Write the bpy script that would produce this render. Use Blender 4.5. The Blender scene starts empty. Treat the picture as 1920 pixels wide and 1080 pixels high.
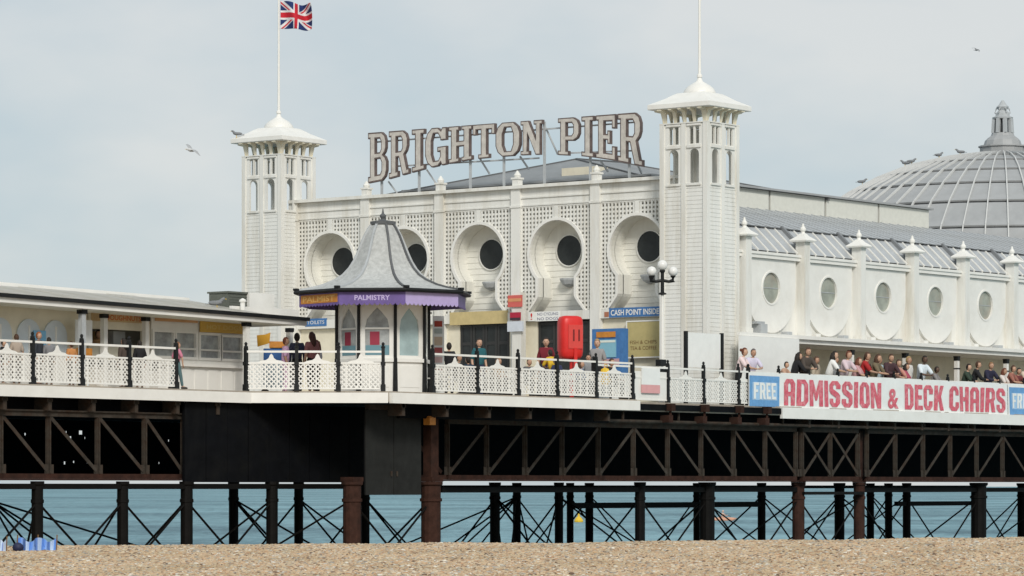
import bpy, math, random
from mathutils import Vector, Matrix
from mathutils.geometry import tessellate_polygon
random.seed(7)
D = bpy.data
scn = bpy.context.scene
R = math.radians
PI = math.pi

# ------------------------------------------------------------------ camera
# World frame: +X runs out to sea along the pier, +Y across it (away from the
# photographer), Z = 0 is the walking deck.  Origin = near corner of near tower.
FPX, SA = 6559.0, 0.609
CA = math.sqrt(1 - SA * SA)
CY, CZ = 112.0, -2.55
CX = 365 / FPX * CY
cam_d = D.cameras.new('camera')
cam = D.objects.new('camera', cam_d)
scn.collection.objects.link(cam)
cam.location = (-(CX * SA + CY * CA), -(-CX * CA + CY * SA), CZ)
cam.rotation_euler = (R(90), 0, math.atan2(SA, CA) - R(90))
cam_d.sensor_width = 36
cam_d.lens = FPX / 1920 * 36
cam_d.shift_y = 372 / 1920
cam_d.clip_start = 1
cam_d.clip_end = 60000
scn.camera = cam

# ------------------------------------------------------------------ sky, sun, exposure
SUN_EL, SUN_DIR = R(33), Vector((-0.60, -0.70, 0)).normalized()
w = D.worlds.new('World')
scn.world = w
w.use_nodes = True
nt = w.node_tree
nt.nodes.clear()
def N(t, **k):
    n = nt.nodes.new(t)
    for a, b in k.items():
        setattr(n, a, b)
    return n
out = N('ShaderNodeOutputWorld')
sky = N('ShaderNodeTexSky', sky_type='NISHITA')
sky.sun_disc = False
sky.sun_elevation = SUN_EL
sky.sun_rotation = math.atan2(SUN_DIR.x, SUN_DIR.y)
bg1 = N('ShaderNodeBackground')
bg1.inputs['Strength'].default_value = 0.09
bg2 = N('ShaderNodeBackground')
bg2.inputs['Strength'].default_value = 0.455
tc = N('ShaderNodeTexCoord')
mp = N('ShaderNodeMapping')
mp.inputs['Scale'].default_value = (4.0, 4.0, 9.0)
mp.inputs['Location'].default_value = (-1.8907, 5.4164, -0.9968)
n1 = N('ShaderNodeTexNoise')
n1.inputs['Scale'].default_value = 1.6
n1.inputs['Detail'].default_value = 5
n1.inputs['Roughness'].default_value = 0.48
r1 = N('ShaderNodeValToRGB')
r1.color_ramp.elements[0].position = 0.36
r1.color_ramp.elements[0].color = (0.65, 0.79, 0.87, 1)
r1.color_ramp.elements[1].position = 0.62
r1.color_ramp.elements[1].color = (0.97, 0.985, 0.975, 1)
e = r1.color_ramp.elements.new(0.48)
e.color = (0.79, 0.87, 0.91, 1)
mx = N('ShaderNodeMixShader')
mx.inputs[0].default_value = 0.90
L = nt.links.new
L(tc.outputs['Generated'], mp.inputs['Vector'])
L(mp.outputs[0], n1.inputs['Vector'])
L(n1.outputs['Fac'], r1.inputs[0])
L(r1.outputs[0], bg2.inputs['Color'])
L(sky.outputs[0], bg1.inputs['Color'])
L(bg1.outputs[0], mx.inputs[1])
L(bg2.outputs[0], mx.inputs[2])
L(mx.outputs[0], out.inputs[0])

sd = D.lights.new('sun', 'SUN')
sd.energy = 1.5
sd.angle = R(14)
sd.color = (1.0, 0.955, 0.88)
so = D.objects.new('sun', sd)
scn.collection.objects.link(so)
so.location = (-40, -60, 60)
to_sun = Vector((SUN_DIR.x * math.cos(SUN_EL), SUN_DIR.y * math.cos(SUN_EL), math.sin(SUN_EL)))
so.rotation_euler = to_sun.to_track_quat('Z', 'Y').to_euler()

vs = scn.view_settings
vs.view_transform = 'Standard'
vs.look = 'None'
vs.exposure = 0.66
vs.gamma = 1
vs.use_curve_mapping = False
try:
    scn.cycles.max_bounces = 8
    scn.cycles.transparent_max_bounces = 8
except Exception:
    pass

# ------------------------------------------------------------------ helpers: picture measurement -> place
def on_x(px, py, x):            # point of the plane X = x seen at photo pixel
    r = (px - 960) / FPX
    y = (CX + SA * x - r * (CY + CA * x)) / (CA + r * SA)
    return y, CZ + (912 - py) * (CY + CA * x + SA * y) / FPX
def on_y(px, py, y):
    r = (px - 960) / FPX
    x = (r * (CY + SA * y) - CX + CA * y) / (SA - r * CA)
    return x, CZ + (912 - py) * (CY + CA * x + SA * y) / FPX
def at(px, d):                  # plan position at depth d
    a, b = (px - 960) / FPX * d - CX, d - CY
    return SA * a + CA * b, -CA * a + SA * b

# ------------------------------------------------------------------ materials
def mat(name, col, rough=0.6, var=0.08, scale=3.0, bump=0.0, bscale=30.0, metal=0.0, streak=False, dirt_or_reflection=None, dirt_or_reflection_amt=0.0, spec=0.4):
    m = D.materials.new(name)
    m.use_nodes = True
    t = m.node_tree
    b = t.nodes['Principled BSDF']
    b.inputs['Roughness'].default_value = rough
    b.inputs['Metallic'].default_value = metal
    b.inputs['Specular IOR Level'].default_value = spec
    co = t.nodes.new('ShaderNodeTexCoord')
    ma = t.nodes.new('ShaderNodeMapping')
    if streak:
        ma.inputs['Scale'].default_value = (1.6, 1.6, 0.22)
    no = t.nodes.new('ShaderNodeTexNoise')
    no.inputs['Scale'].default_value = scale
    no.inputs['Detail'].default_value = 6
    no.inputs['Roughness'].default_value = 0.62
    ra = t.nodes.new('ShaderNodeValToRGB')
    ra.color_ramp.elements[0].position = 0.3
    ra.color_ramp.elements[1].position = 0.72
    ra.color_ramp.elements[0].color = tuple(max(0, c * (1 - var)) for c in col) + (1,)
    ra.color_ramp.elements[1].color = tuple(min(1, c * (1 + var)) for c in col) + (1,)
    t.links.new(co.outputs['Object'], ma.inputs['Vector'])
    t.links.new(ma.outputs[0], no.inputs['Vector'])
    t.links.new(no.outputs['Fac'], ra.inputs[0])
    src = ra.outputs[0]
    if dirt_or_reflection:
        n2 = t.nodes.new('ShaderNodeTexNoise')
        n2.inputs['Scale'].default_value = scale * 0.55
        n2.inputs['Detail'].default_value = 8
        n2.inputs['Roughness'].default_value = 0.7
        t.links.new(ma.outputs[0], n2.inputs['Vector'])
        r2 = t.nodes.new('ShaderNodeMapRange')
        r2.inputs[1].default_value = 0.47
        r2.inputs[2].default_value = 0.72
        r2.inputs[4].default_value = dirt_or_reflection_amt
        t.links.new(n2.outputs['Fac'], r2.inputs[0])
        mi = t.nodes.new('ShaderNodeMix')
        mi.data_type = 'RGBA'
        t.links.new(r2.outputs[0], mi.inputs[0])
        t.links.new(src, mi.inputs[6])
        mi.inputs[7].default_value = dirt_or_reflection + (1,)
        src = mi.outputs[2]
    t.links.new(src, b.inputs['Base Color'])
    if bump > 0:
        n3 = t.nodes.new('ShaderNodeTexNoise')
        n3.inputs['Scale'].default_value = bscale
        n3.inputs['Detail'].default_value = 3
        t.links.new(co.outputs['Object'], n3.inputs['Vector'])
        bu = t.nodes.new('ShaderNodeBump')
        bu.inputs['Strength'].default_value = bump
        bu.inputs['Distance'].default_value = 0.02
        t.links.new(n3.outputs['Fac'], bu.inputs['Height'])
        t.links.new(bu.outputs[0], b.inputs['Normal'])
    return m
_pc = {}
def paint(col, rough=0.6, var=0.06):
    k = (tuple(round(c, 3) for c in col), rough)
    if k not in _pc:
        _pc[k] = mat('paint', tuple(col), rough, var, 5.0)
    return _pc[k]

WHITE = mat('white_paint', (0.76, 0.755, 0.715), 0.55, 0.05, 2.0, 0.05, 40, streak=True, dirt_or_reflection=(0.46, 0.41, 0.31), dirt_or_reflection_amt=0.55)
WHITE2 = mat('clean_white_paint', (0.80, 0.79, 0.75), 0.5, 0.04, 2.0, dirt_or_reflection=(0.55, 0.52, 0.45), dirt_or_reflection_amt=0.25)
SIDING = mat('white_siding_paint', (0.745, 0.745, 0.71), 0.6, 0.06, 2.2, 0.05, 40, streak=True, dirt_or_reflection=(0.46, 0.42, 0.33), dirt_or_reflection_amt=0.55)
CREAM = mat('cream_wall_paint', (0.76, 0.71, 0.57), 0.65, 0.07, 2.0, dirt_or_reflection=(0.42, 0.37, 0.27), dirt_or_reflection_amt=0.3)
RECESS = mat('recess_paint', (0.75, 0.74, 0.68), 0.6, 0.05, 1.6, streak=True, dirt_or_reflection=(0.48, 0.45, 0.38), dirt_or_reflection_amt=0.35)
BLACK = mat('black_iron', (0.012, 0.013, 0.0135), 0.5, 0.25, 4.0, spec=0.25)
DARKGLASS = mat('dark_glass', (0.028, 0.032, 0.032), 0.25, 0.3, 2.0, spec=0.25)
GLASS2 = mat('painted_reflection_glass', (0.33, 0.35, 0.30), 0.3, 0.30, 2.2, spec=0.35, dirt_or_reflection=(0.40, 0.33, 0.27), dirt_or_reflection_amt=0.8)  # greenish and pinkish mottling paints reflections into the glass colour
SHOPGLASS = mat('shop_glass', (0.38, 0.40, 0.40), 0.2, 0.40, 2.6, spec=0.5, dirt_or_reflection=(0.20, 0.19, 0.18), dirt_or_reflection_amt=0.8)
BLUEGLASS = mat('pale_blue_glass', (0.36, 0.47, 0.48), 0.25, 0.2, 2.0, spec=0.5)
ROOFGREY = mat('grey_roof_felt', (0.25, 0.265, 0.275), 0.65, 0.12, 1.2, dirt_or_reflection=(0.34, 0.35, 0.34), dirt_or_reflection_amt=0.5)
LEAD = mat('lead_roof', (0.345, 0.355, 0.36), 0.55, 0.10, 1.4, 0.1, 20, dirt_or_reflection=(0.30, 0.30, 0.29), dirt_or_reflection_amt=0.5)
LEADDARK = mat('dark_lead', (0.10, 0.105, 0.11), 0.6, 0.2, 2.0)
PANE = mat('roof_glass', (0.40, 0.42, 0.435), 0.35, 0.13, 2.2, spec=0.45, dirt_or_reflection=(0.28, 0.29, 0.28), dirt_or_reflection_amt=0.45)
SLATE = mat('slate', (0.46, 0.47, 0.46), 0.65, 0.20, 9.0, 0.35, 25, dirt_or_reflection=(0.32, 0.33, 0.32), dirt_or_reflection_amt=0.5)
IRON = mat('rusty_grey_iron', (0.052, 0.044, 0.036), 0.75, 0.35, 5.0, 0.3, 30, dirt_or_reflection=(0.050, 0.025, 0.014), dirt_or_reflection_amt=0.9, spec=0.12)
RUST = mat('rust_red_iron', (0.045, 0.021, 0.015), 0.8, 0.4, 4.0, 0.3, 30, dirt_or_reflection=(0.018, 0.012, 0.010), dirt_or_reflection_amt=0.8, spec=0.12)
PILE = mat('wet_black_pile', (0.0045, 0.004, 0.0035), 0.6, 0.4, 3.0, 0.3, 18, spec=0.12)
BOARD = mat('black_boarding', (0.0040, 0.0045, 0.0058), 0.7, 0.35, 2.5, dirt_or_reflection=(0.010, 0.010, 0.009), dirt_or_reflection_amt=0.6, spec=0.08)
BOARD2 = mat('grey_boarding', (0.022, 0.023, 0.022), 0.7, 0.25, 2.0, dirt_or_reflection=(0.012, 0.012, 0.012), dirt_or_reflection_amt=0.5, spec=0.1)
DECKM = mat('deck_boards', (0.33, 0.29, 0.24), 0.8, 0.2, 3.0)
LETTER = mat('sign_face', (0.55, 0.515, 0.47), 0.55, 0.18, 5.0)
RIM = mat('sign_rim', (0.13, 0.098, 0.09), 0.6, 0.3, 5.0)
STEEL = mat('grey_steel', (0.42, 0.44, 0.45), 0.5, 0.1, 3.0)
GREYBOX = mat('grey_green_metal', (0.115, 0.125, 0.105), 0.6, 0.15, 3.0)
RED = mat('red_plastic', (0.62, 0.022, 0.018), 0.4, 0.12, 3.0)
REDDK = mat('dark_red', (0.16, 0.01, 0.01), 0.5, 0.1, 3.0)
PINKRED = mat('faded_red_print', (0.62, 0.11, 0.15), 0.6, 0.22, 9.0, dirt_or_reflection=(0.74, 0.36, 0.38), dirt_or_reflection_amt=0.9)
BLUEP = mat('faded_blue_print', (0.14, 0.33, 0.60), 0.6, 0.15, 6.0)
BLUES = mat('blue_sign_paint', (0.055, 0.17, 0.40), 0.5, 0.15, 6.0)
VINYL = mat('white_vinyl', (0.80, 0.81, 0.79), 0.5, 0.05, 2.5, 0.15, 3.0)
PURPLE = mat('purple_fascia', (0.145, 0.095, 0.29), 0.5, 0.15, 4.0)
PURPLE_LIT = mat('purple_fascia_lit', (0.44, 0.36, 0.62), 0.45, 0.1, 4.0)  # lit copy of the purple: light on one facet put into the colour
ORANGE = mat('orange_sign_paint', (0.55, 0.22, 0.035), 0.55, 0.2, 6.0)
TAN = mat('tan_sign_paint', (0.56, 0.45, 0.22), 0.6, 0.1, 5.0)
CREAMP = mat('cream_poster', (0.49, 0.41, 0.185), 0.6, 0.08, 4.0)
BROWN = mat('brown_print', (0.17, 0.09, 0.03), 0.6, 0.1, 4.0)
GLOBE = mat('opal_globe', (0.74, 0.74, 0.72), 0.25, 0.02, 2.0)
FEATHER = mat('white_feather', (0.55, 0.56, 0.56), 0.8, 0.08, 20.0)
FEATHERG = mat('grey_feather', (0.20, 0.21, 0.22), 0.8, 0.15, 20.0)
YELLOW = mat('yellow_plastic', (0.72, 0.47, 0.03), 0.4, 0.1, 4.0)

# thin translucent roof sheet: daylight comes through it
SHEET = D.materials.new('translucent_roof_sheet'); SHEET.use_nodes = True
_t = SHEET.node_tree; _b = _t.nodes['Principled BSDF']; _b.inputs['Base Color'].default_value = (0.78, 0.78, 0.74, 1); _b.inputs['Roughness'].default_value = 0.5
_n = _t.nodes.new('ShaderNodeTexNoise'); _n.inputs['Scale'].default_value = 1.3; _n.inputs['Detail'].default_value = 6
_r = _t.nodes.new('ShaderNodeValToRGB'); _r.color_ramp.elements[0].color = (0.64, 0.62, 0.56, 1); _r.color_ramp.elements[1].color = (0.84, 0.84, 0.82, 1); _r.color_ramp.elements[0].position = 0.3; _r.color_ramp.elements[1].position = 0.6
_t.links.new(_n.outputs['Fac'], _r.inputs[0]); _t.links.new(_r.outputs[0], _b.inputs['Base Color'])
_tr = _t.nodes.new('ShaderNodeBsdfTranslucent'); _tr.inputs['Color'].default_value = (0.86, 0.84, 0.78, 1)
_mx = _t.nodes.new('ShaderNodeMixShader'); _mx.inputs[0].default_value = 0.6
_t.links.new(_b.outputs[0], _mx.inputs[1]); _t.links.new(_tr.outputs[0], _mx.inputs[2]); _t.links.new(_mx.outputs[0], _t.nodes['Material Output'].inputs[0])

# ------------------------------------------------------------------ mesh builder
class MB:
    def __init__(s):
        s.v, s.f, s.m, s.cur = [], [], [], 0
    def quad(s, *p):
        n = len(s.v); s.v += [tuple(q) for q in p]; s.f.append(tuple(range(n, n + len(p)))); s.m.append(s.cur)
    def box(s, x0, y0, z0, x1, y1, z1):
        x0, x1 = min(x0, x1), max(x0, x1); y0, y1 = min(y0, y1), max(y0, y1); z0, z1 = min(z0, z1), max(z0, z1)
        n = len(s.v)
        s.v += [(x0,y0,z0),(x1,y0,z0),(x1,y1,z0),(x0,y1,z0),(x0,y0,z1),(x1,y0,z1),(x1,y1,z1),(x0,y1,z1)]
        for q in ((0,3,2,1),(4,5,6,7),(0,1,5,4),(1,2,6,5),(2,3,7,6),(3,0,4,7)):
            s.f.append(tuple(n + i for i in q)); s.m.append(s.cur)
        return s
    def bar(s, p, q, w, h=None, up=(0, 0, 1)):
        p, q = Vector(p), Vector(q); h = h or w
        d = (q - p).normalized(); u = Vector(up)
        if abs(d.dot(u)) > 0.95: u = Vector((1, 0, 0))
        a = d.cross(u).normalized() * w / 2; b = a.cross(d).normalized() * h / 2
        n = len(s.v)
        for c in (p, q):
            s.v += [tuple(c - a - b), tuple(c + a - b), tuple(c + a + b), tuple(c - a + b)]
        for k in ((3,2,1,0),(4,5,6,7),(0,1,5,4),(1,2,6,5),(2,3,7,6),(3,0,4,7)):
            s.f.append(tuple(n + i for i in k)); s.m.append(s.cur)
        return s
    def tube(s, pts, rad, n=8, cap=True):
        pts = [Vector(p) for p in pts]
        if not isinstance(rad, (list, tuple)): rad = [rad] * len(pts)
        base = len(s.v)
        for i, p in enumerate(pts):
            d = (pts[min(i + 1, len(pts) - 1)] - pts[max(i - 1, 0)]).normalized()
            u = Vector((0, 0, 1)) if abs(d.z) < 0.9 else Vector((1, 0, 0))
            a = d.cross(u).normalized(); b = d.cross(a).normalized()
            for k in range(n):
                t = 2 * PI * k / n
                s.v.append(tuple(p + (a * math.cos(t) + b * math.sin(t)) * rad[i]))
        for i in range(len(pts) - 1):
            for k in range(n):
                a0 = base + i * n + k; a1 = base + i * n + (k + 1) % n
                s.f.append((a0, a1, a1 + n, a0 + n)); s.m.append(s.cur)
        if cap:
            s.f.append(tuple(base + k for k in range(n))[::-1]); s.m.append(s.cur)
            e = base + (len(pts) - 1) * n
            s.f.append(tuple(e + k for k in range(n))); s.m.append(s.cur)
        return s
    def lathe(s, prof, n=16, c=(0, 0, 0), ph=0.0, sq=False):
        base = len(s.v); k0 = 1 / math.cos(PI / n) if sq else 1
        for r, z in prof:
            for k in range(n):
                t = ph + 2 * PI * k / n
                s.v.append((c[0] + r * k0 * math.cos(t), c[1] + r * k0 * math.sin(t), c[2] + z))
        for i in range(len(prof) - 1):
            for k in range(n):
                a0 = base + i * n + k; a1 = base + i * n + (k + 1) % n
                s.f.append((a0, a1, a1 + n, a0 + n)); s.m.append(s.cur)
        s.f.append(tuple(base + k for k in range(n))[::-1]); s.m.append(s.cur)
        e = base + (len(prof) - 1) * n
        s.f.append(tuple(e + k for k in range(n))); s.m.append(s.cur)
        return s
    def prism(s, outer, fn, d0, d1, holes=(), back=True):
        """2D polygon (with holes) extruded: fn(a, b, d) -> xyz"""
        loops = [outer] + list(holes)
        flat = [p for l in loops for p in l]
        tris = tessellate_polygon([[Vector((p[0], p[1], 0)) for p in l] for l in loops])
        n = len(s.v)
        s.v += [tuple(fn(a, b, d0)) for a, b in flat]
        m = len(s.v)
        s.v += [tuple(fn(a, b, d1)) for a, b in flat]
        for t in tris:
            s.f.append(tuple(n + i for i in t)); s.m.append(s.cur)
            if back:
                s.f.append(tuple(m + i for i in t[::-1])); s.m.append(s.cur)
        o = 0
        for l in loops:
            k = len(l)
            for i in range(k):
                j = (i + 1) % k
                s.f.append((n + o + i, n + o + j, m + o + j, m + o + i)); s.m.append(s.cur)
            o += k
        return s
    def sphere(s, c, r, n=10, m=6, sc=(1, 1, 1)):
        base = len(s.v)
        for i in range(m + 1):
            t = PI * i / m
            for k in range(n):
                p = 2 * PI * k / n
                s.v.append((c[0] + r * sc[0] * math.sin(t) * math.cos(p), c[1] + r * sc[1] * math.sin(t) * math.sin(p), c[2] + r * sc[2] * math.cos(t)))
        for i in range(m):
            for k in range(n):
                a0 = base + i * n + k; a1 = base + i * n + (k + 1) % n
                s.f.append((a0, a0 + n, a1 + n, a1)); s.m.append(s.cur)
        return s
    def mesh(s, name, mats, smooth=False, off=None):
        me = D.meshes.new(name)
        v = s.v if off is None else [(a - off[0], b - off[1], c - off[2]) for a, b, c in s.v]
        me.from_pydata(v, [], s.f)
        mats = mats if isinstance(mats, (list, tuple)) else [mats]
        for m in mats: me.materials.append(m)
        if len(mats) > 1: me.polygons.foreach_set('material_index', s.m)
        if smooth: me.polygons.foreach_set('use_smooth', [True] * len(me.polygons))
        import bmesh
        bm = bmesh.new(); bm.from_mesh(me)
        bmesh.ops.remove_doubles(bm, verts=bm.verts, dist=1e-5) if smooth else None
        bmesh.ops.recalc_face_normals(bm, faces=bm.faces)
        bm.to_mesh(me); bm.free()
        return me
    def build(s, name, mats, parent=None, smooth=False, local=False):
        """one mesh object; vertices are in world metres unless local=True (then in the thing's own frame)"""
        off = None
        if parent is not None and not local:
            off = Vector(parent.location)
            if parent.parent: off += Vector(parent.parent.location)
        o = D.objects.new(name, s.mesh(name, mats, smooth, off))
        if parent is not None: o.parent = parent
        scn.collection.objects.link(o)
        return o
def inst(me, name, parent, loc=(0, 0, 0), rot=(0, 0, 0)):
    o = D.objects.new(name, me)
    o.location, o.rotation_euler = loc, rot
    if parent: o.parent = parent
    scn.collection.objects.link(o)
    return o
def thing(name, label, cat, loc=(0, 0, 0), rz=0.0, group=None):
    o = D.objects.new(name, None)
    o.empty_display_size = 0.3
    o.location = loc; o.rotation_euler = (0, 0, rz)
    o['label'] = label; o['category'] = cat
    if group: o['group'] = group
    scn.collection.objects.link(o)
    return o
def tag(o, label, cat, group=None):
    o['label'] = label; o['category'] = cat
    if group: o['group'] = group
    return o
def kind(o, k):
    o['kind'] = k
    return o
def copy_thing(o, loc=None, rz=None, label=None, group=None):
    c = o.copy(); scn.collection.objects.link(c)
    if loc is not None: c.location = loc
    if rz is not None: c.rotation_euler = (0, 0, rz)
    if label: c['label'] = label
    if group: c['group'] = group
    for ch in list(o.children):
        d = ch.copy(); scn.collection.objects.link(d); d.parent = c
        for g in list(ch.children):
            h = g.copy(); scn.collection.objects.link(h); h.parent = d
    return c
def text_mesh(txt, fn, w, h, depth, fat=0.0):
    """flat lettering stretched to w x h, mapped by fn(a, b, d)"""
    cu = D.curves.new('txt', 'FONT')
    cu.body = txt; cu.offset = fat; cu.resolution_u = 3
    o = D.objects.new('txt', cu); scn.collection.objects.link(o)
    dg = bpy.context.evaluated_depsgraph_get()
    me = D.meshes.new_from_object(o.evaluated_get(dg))
    D.objects.remove(o); D.curves.remove(cu)
    xs = [v.co.x for v in me.vertices]; ys = [v.co.y for v in me.vertices]
    mb = MB()
    x0, x1, y0, y1 = min(xs), max(xs), min(ys), max(ys)
    mb.v = [tuple(fn((v.co.x - x0) / (x1 - x0) * w, (v.co.y - y0) / (y1 - y0) * h, depth)) for v in me.vertices]
    mb.f = [tuple(p.vertices) for p in me.polygons]; mb.m = [0] * len(mb.f)
    D.meshes.remove(me)
    return mb
def siding(mb, org, al, width, z0, z1, nrm, pitch=0.135, d=0.012):
    """lapped boards: org plan point, al plan direction, nrm outward plan normal"""
    n = max(1, round((z1 - z0) / pitch)); p = (z1 - z0) / n
    def P(t, z, k): return (org[0] + al[0] * t + nrm[0] * k, org[1] + al[1] * t + nrm[1] * k, z)
    for i in range(n):
        a, b = z0 + i * p, z0 + (i + 1) * p
        mb.quad(P(0, a, d), P(width, a, d), P(width, b, 0.002), P(0, b, 0.002))
        mb.quad(P(0, a, 0.002), P(width, a, 0.002), P(width, a, d), P(0, a, d))
# ------------------------------------------------------------------ beach, shingle, sea
FX, FY, RX, RY = CA, SA, SA, -CA
def place(r, d, z):
    return (cam.location.x + RX * r + FX * d, cam.location.y + RY * r + FY * d, z)
def hash2(a, b):
    v = math.sin(a * 12.9898 + b * 78.233) * 43758.5453
    return v - math.floor(v)
def vnoise(x, y):
    i, j = math.floor(x), math.floor(y); fx, fy = x - i, y - j
    fx, fy = fx * fx * (3 - 2 * fx), fy * fy * (3 - 2 * fy)
    return (hash2(i, j) * (1 - fx) + hash2(i + 1, j) * fx) * (1 - fy) + (hash2(i, j + 1) * (1 - fx) + hash2(i + 1, j + 1) * fx) * fy
def beach_z(r, d):
    rr = max(-13, min(13, r))
    zc = CZ - 1.235 + rr * 0.0084 + 0.05 * (vnoise(r * 0.35, 3.3) - 0.5) + 0.03 * (vnoise(r * 1.1, 9.1) - 0.5)
    z0 = CZ - 1.66 - max(0, 58 - d) * 0.004
    dc = 76 + 1.6 * (vnoise(r * 0.22, 7.7) - 0.5)
    if d <= dc:
        t = max(0, min(1, (d - 56) / (dc - 56))); t = t * t * (3 - 2 * t) * 0.5 + t * 0.5
        z = z0 + (zc - z0) * t
    else:
        z = zc - (d - dc) * 0.02 - max(0, d - dc - 1.5) * 0.10
    return max(z, -12) + 0.05 * (vnoise(r * 0.7, d * 0.5) - 0.5) + 0.025 * (vnoise(r * 2.3, d * 1.9) - 0.5)
BEACH = mat('beach_shingle', (0.40, 0.30, 0.20), 0.9, 0.35, 30.0, 0.6, 22)
mb = MB()
rs = [-400, -200, -100, -60, -40, -28, -20] + [-15 + 0.5 * i for i in range(61)] + [20, 28, 40, 60, 100, 200, 400]
ds = [-60, -20, 10, 30, 45, 52] + [56 + 0.4 * i for i in range(66)] + [84, 88, 93, 100, 110, 130, 150]
for d in ds:
    for r in rs:
        mb.v.append(place(r, d, beach_z(r, d)))
nr = len(rs)
for i in range(len(ds) - 1):
    for k in range(nr - 1):
        a = i * nr + k
        mb.f.append((a, a + 1, a + 1 + nr, a + nr)); mb.m.append(0)
kind(mb.build('beach', BEACH, smooth=True), 'structure')

# loose pebbles over the part of the beach in view
PEB = D.materials.new('pebble'); PEB.use_nodes = True
t = PEB.node_tree; b = t.nodes['Principled BSDF']; b.inputs['Roughness'].default_value = 0.8
oi = t.nodes.new('ShaderNodeObjectInfo'); ra = t.nodes.new('ShaderNodeValToRGB')
cols = [(0.0, (0.085, 0.055, 0.035)), (0.10, (0.32, 0.21, 0.13)), (0.26, (0.54, 0.375, 0.225)), (0.44, (0.46, 0.365, 0.24)), (0.60, (0.60, 0.46, 0.30)), (0.72, (0.42, 0.235, 0.125)), (0.82, (0.62, 0.54, 0.40)), (0.91, (0.23, 0.215, 0.195)), (1.0, (0.78, 0.73, 0.63))]
er = ra.color_ramp.elements
er[0].position, er[0].color = 0, cols[0][1] + (1,)
er[1].position, er[1].color = 1, cols[-1][1] + (1,)
for p, c in cols[1:-1]:
    e = er.new(p); e.color = c + (1,)
pn = t.nodes.new('ShaderNodeTexNoise'); pn.inputs['Scale'].default_value = 0.55; pn.inputs['Detail'].default_value = 4
pr_ = t.nodes.new('ShaderNodeMapRange'); pr_.inputs[1].default_value = 0.42; pr_.inputs[2].default_value = 0.66; pr_.inputs[4].default_value = 0.4
pm_x = t.nodes.new('ShaderNodeMix'); pm_x.data_type = 'RGBA'; pm_x.blend_type = 'MULTIPLY'; pm_x.inputs[7].default_value = (0.62, 0.60, 0.50, 1)
t.links.new(oi.outputs['Location'], pn.inputs['Vector']); t.links.new(pn.outputs['Fac'], pr_.inputs[0]); t.links.new(pr_.outputs[0], pm_x.inputs[0])
t.links.new(oi.outputs['Random'], ra.inputs[0]); t.links.new(ra.outputs[0], pm_x.inputs[6]); t.links.new(pm_x.outputs[2], b.inputs['Base Color'])
pm = MB()
pd = [57.5 + 0.75 * i for i in range(30)]; pr = [-14 + 1.0 * i for i in range(29)]
for d in pd:
    for r in pr: pm.v.append(place(r, d, beach_z(r, d) - 0.005))
for i in range(len(pd) - 1):
    for k in range(len(pr) - 1):
        a = i * len(pr) + k
        pm.f.append((a, a + 1, a + 1 + len(pr), a + len(pr))); pm.m.append(0)
peb = kind(pm.build('pebbles', PEB), 'stuff')
g = D.node_groups.new('scatter_pebbles', 'GeometryNodeTree')
g.interface.new_socket('Geometry', in_out='INPUT', socket_type='NodeSocketGeometry')
g.interface.new_socket('Geometry', in_out='OUTPUT', socket_type='NodeSocketGeometry')
gi, go = g.nodes.new('NodeGroupInput'), g.nodes.new('NodeGroupOutput')
dp = g.nodes.new('GeometryNodeDistributePointsOnFaces'); dp.inputs['Density'].default_value = 330
ico = g.nodes.new('GeometryNodeMeshIcoSphere'); ico.inputs['Radius'].default_value = 0.031; ico.inputs['Subdivisions'].default_value = 2
sm = g.nodes.new('GeometryNodeSetMaterial'); sm.inputs['Material'].default_value = PEB
ss = g.nodes.new('GeometryNodeSetShadeSmooth')
ip = g.nodes.new('GeometryNodeInstanceOnPoints')
rv = g.nodes.new('FunctionNodeRandomValue'); rv.data_type = 'FLOAT_VECTOR'
rv.inputs[0].default_value = (0.6, 0.5, 0.35); rv.inputs[1].default_value = (1.9, 1.4, 1.0)
rr_ = g.nodes.new('FunctionNodeRandomValue'); rr_.data_type = 'FLOAT_VECTOR'
rr_.inputs[0].default_value = (-0.35, -0.35, 0); rr_.inputs[1].default_value = (0.35, 0.35, 6.28)
gl = g.links.new
gl(gi.outputs[0], dp.inputs['Mesh']); gl(dp.outputs['Points'], ip.inputs['Points'])
gl(ico.outputs['Mesh'], ss.inputs[0]); gl(ss.outputs[0], sm.inputs['Geometry']); gl(sm.outputs[0], ip.inputs['Instance'])
gl(rv.outputs[0], ip.inputs['Scale']); gl(rr_.outputs[0], ip.inputs['Rotation'])
dp2 = g.nodes.new('GeometryNodeDistributePointsOnFaces'); dp2.inputs['Density'].default_value = 13; dp2.inputs['Seed'].default_value = 5
ip2 = g.nodes.new('GeometryNodeInstanceOnPoints'); rv2 = g.nodes.new('FunctionNodeRandomValue'); rv2.data_type = 'FLOAT_VECTOR'
rv2.inputs[0].default_value = (1.4, 1.1, 0.8); rv2.inputs[1].default_value = (2.6, 2.0, 1.4)
jn = g.nodes.new('GeometryNodeJoinGeometry')
gl(gi.outputs[0], dp2.inputs['Mesh']); gl(dp2.outputs['Points'], ip2.inputs['Points']); gl(sm.outputs[0], ip2.inputs['Instance'])
gl(rv2.outputs[0], ip2.inputs['Scale']); gl(rr_.outputs[0], ip2.inputs['Rotation'])
gl(ip.outputs[0], jn.inputs[0]); gl(ip2.outputs[0], jn.inputs[0]); gl(jn.outputs[0], go.inputs[0])
md = peb.modifiers.new('scatter', 'NODES'); md.node_group = g

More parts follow.
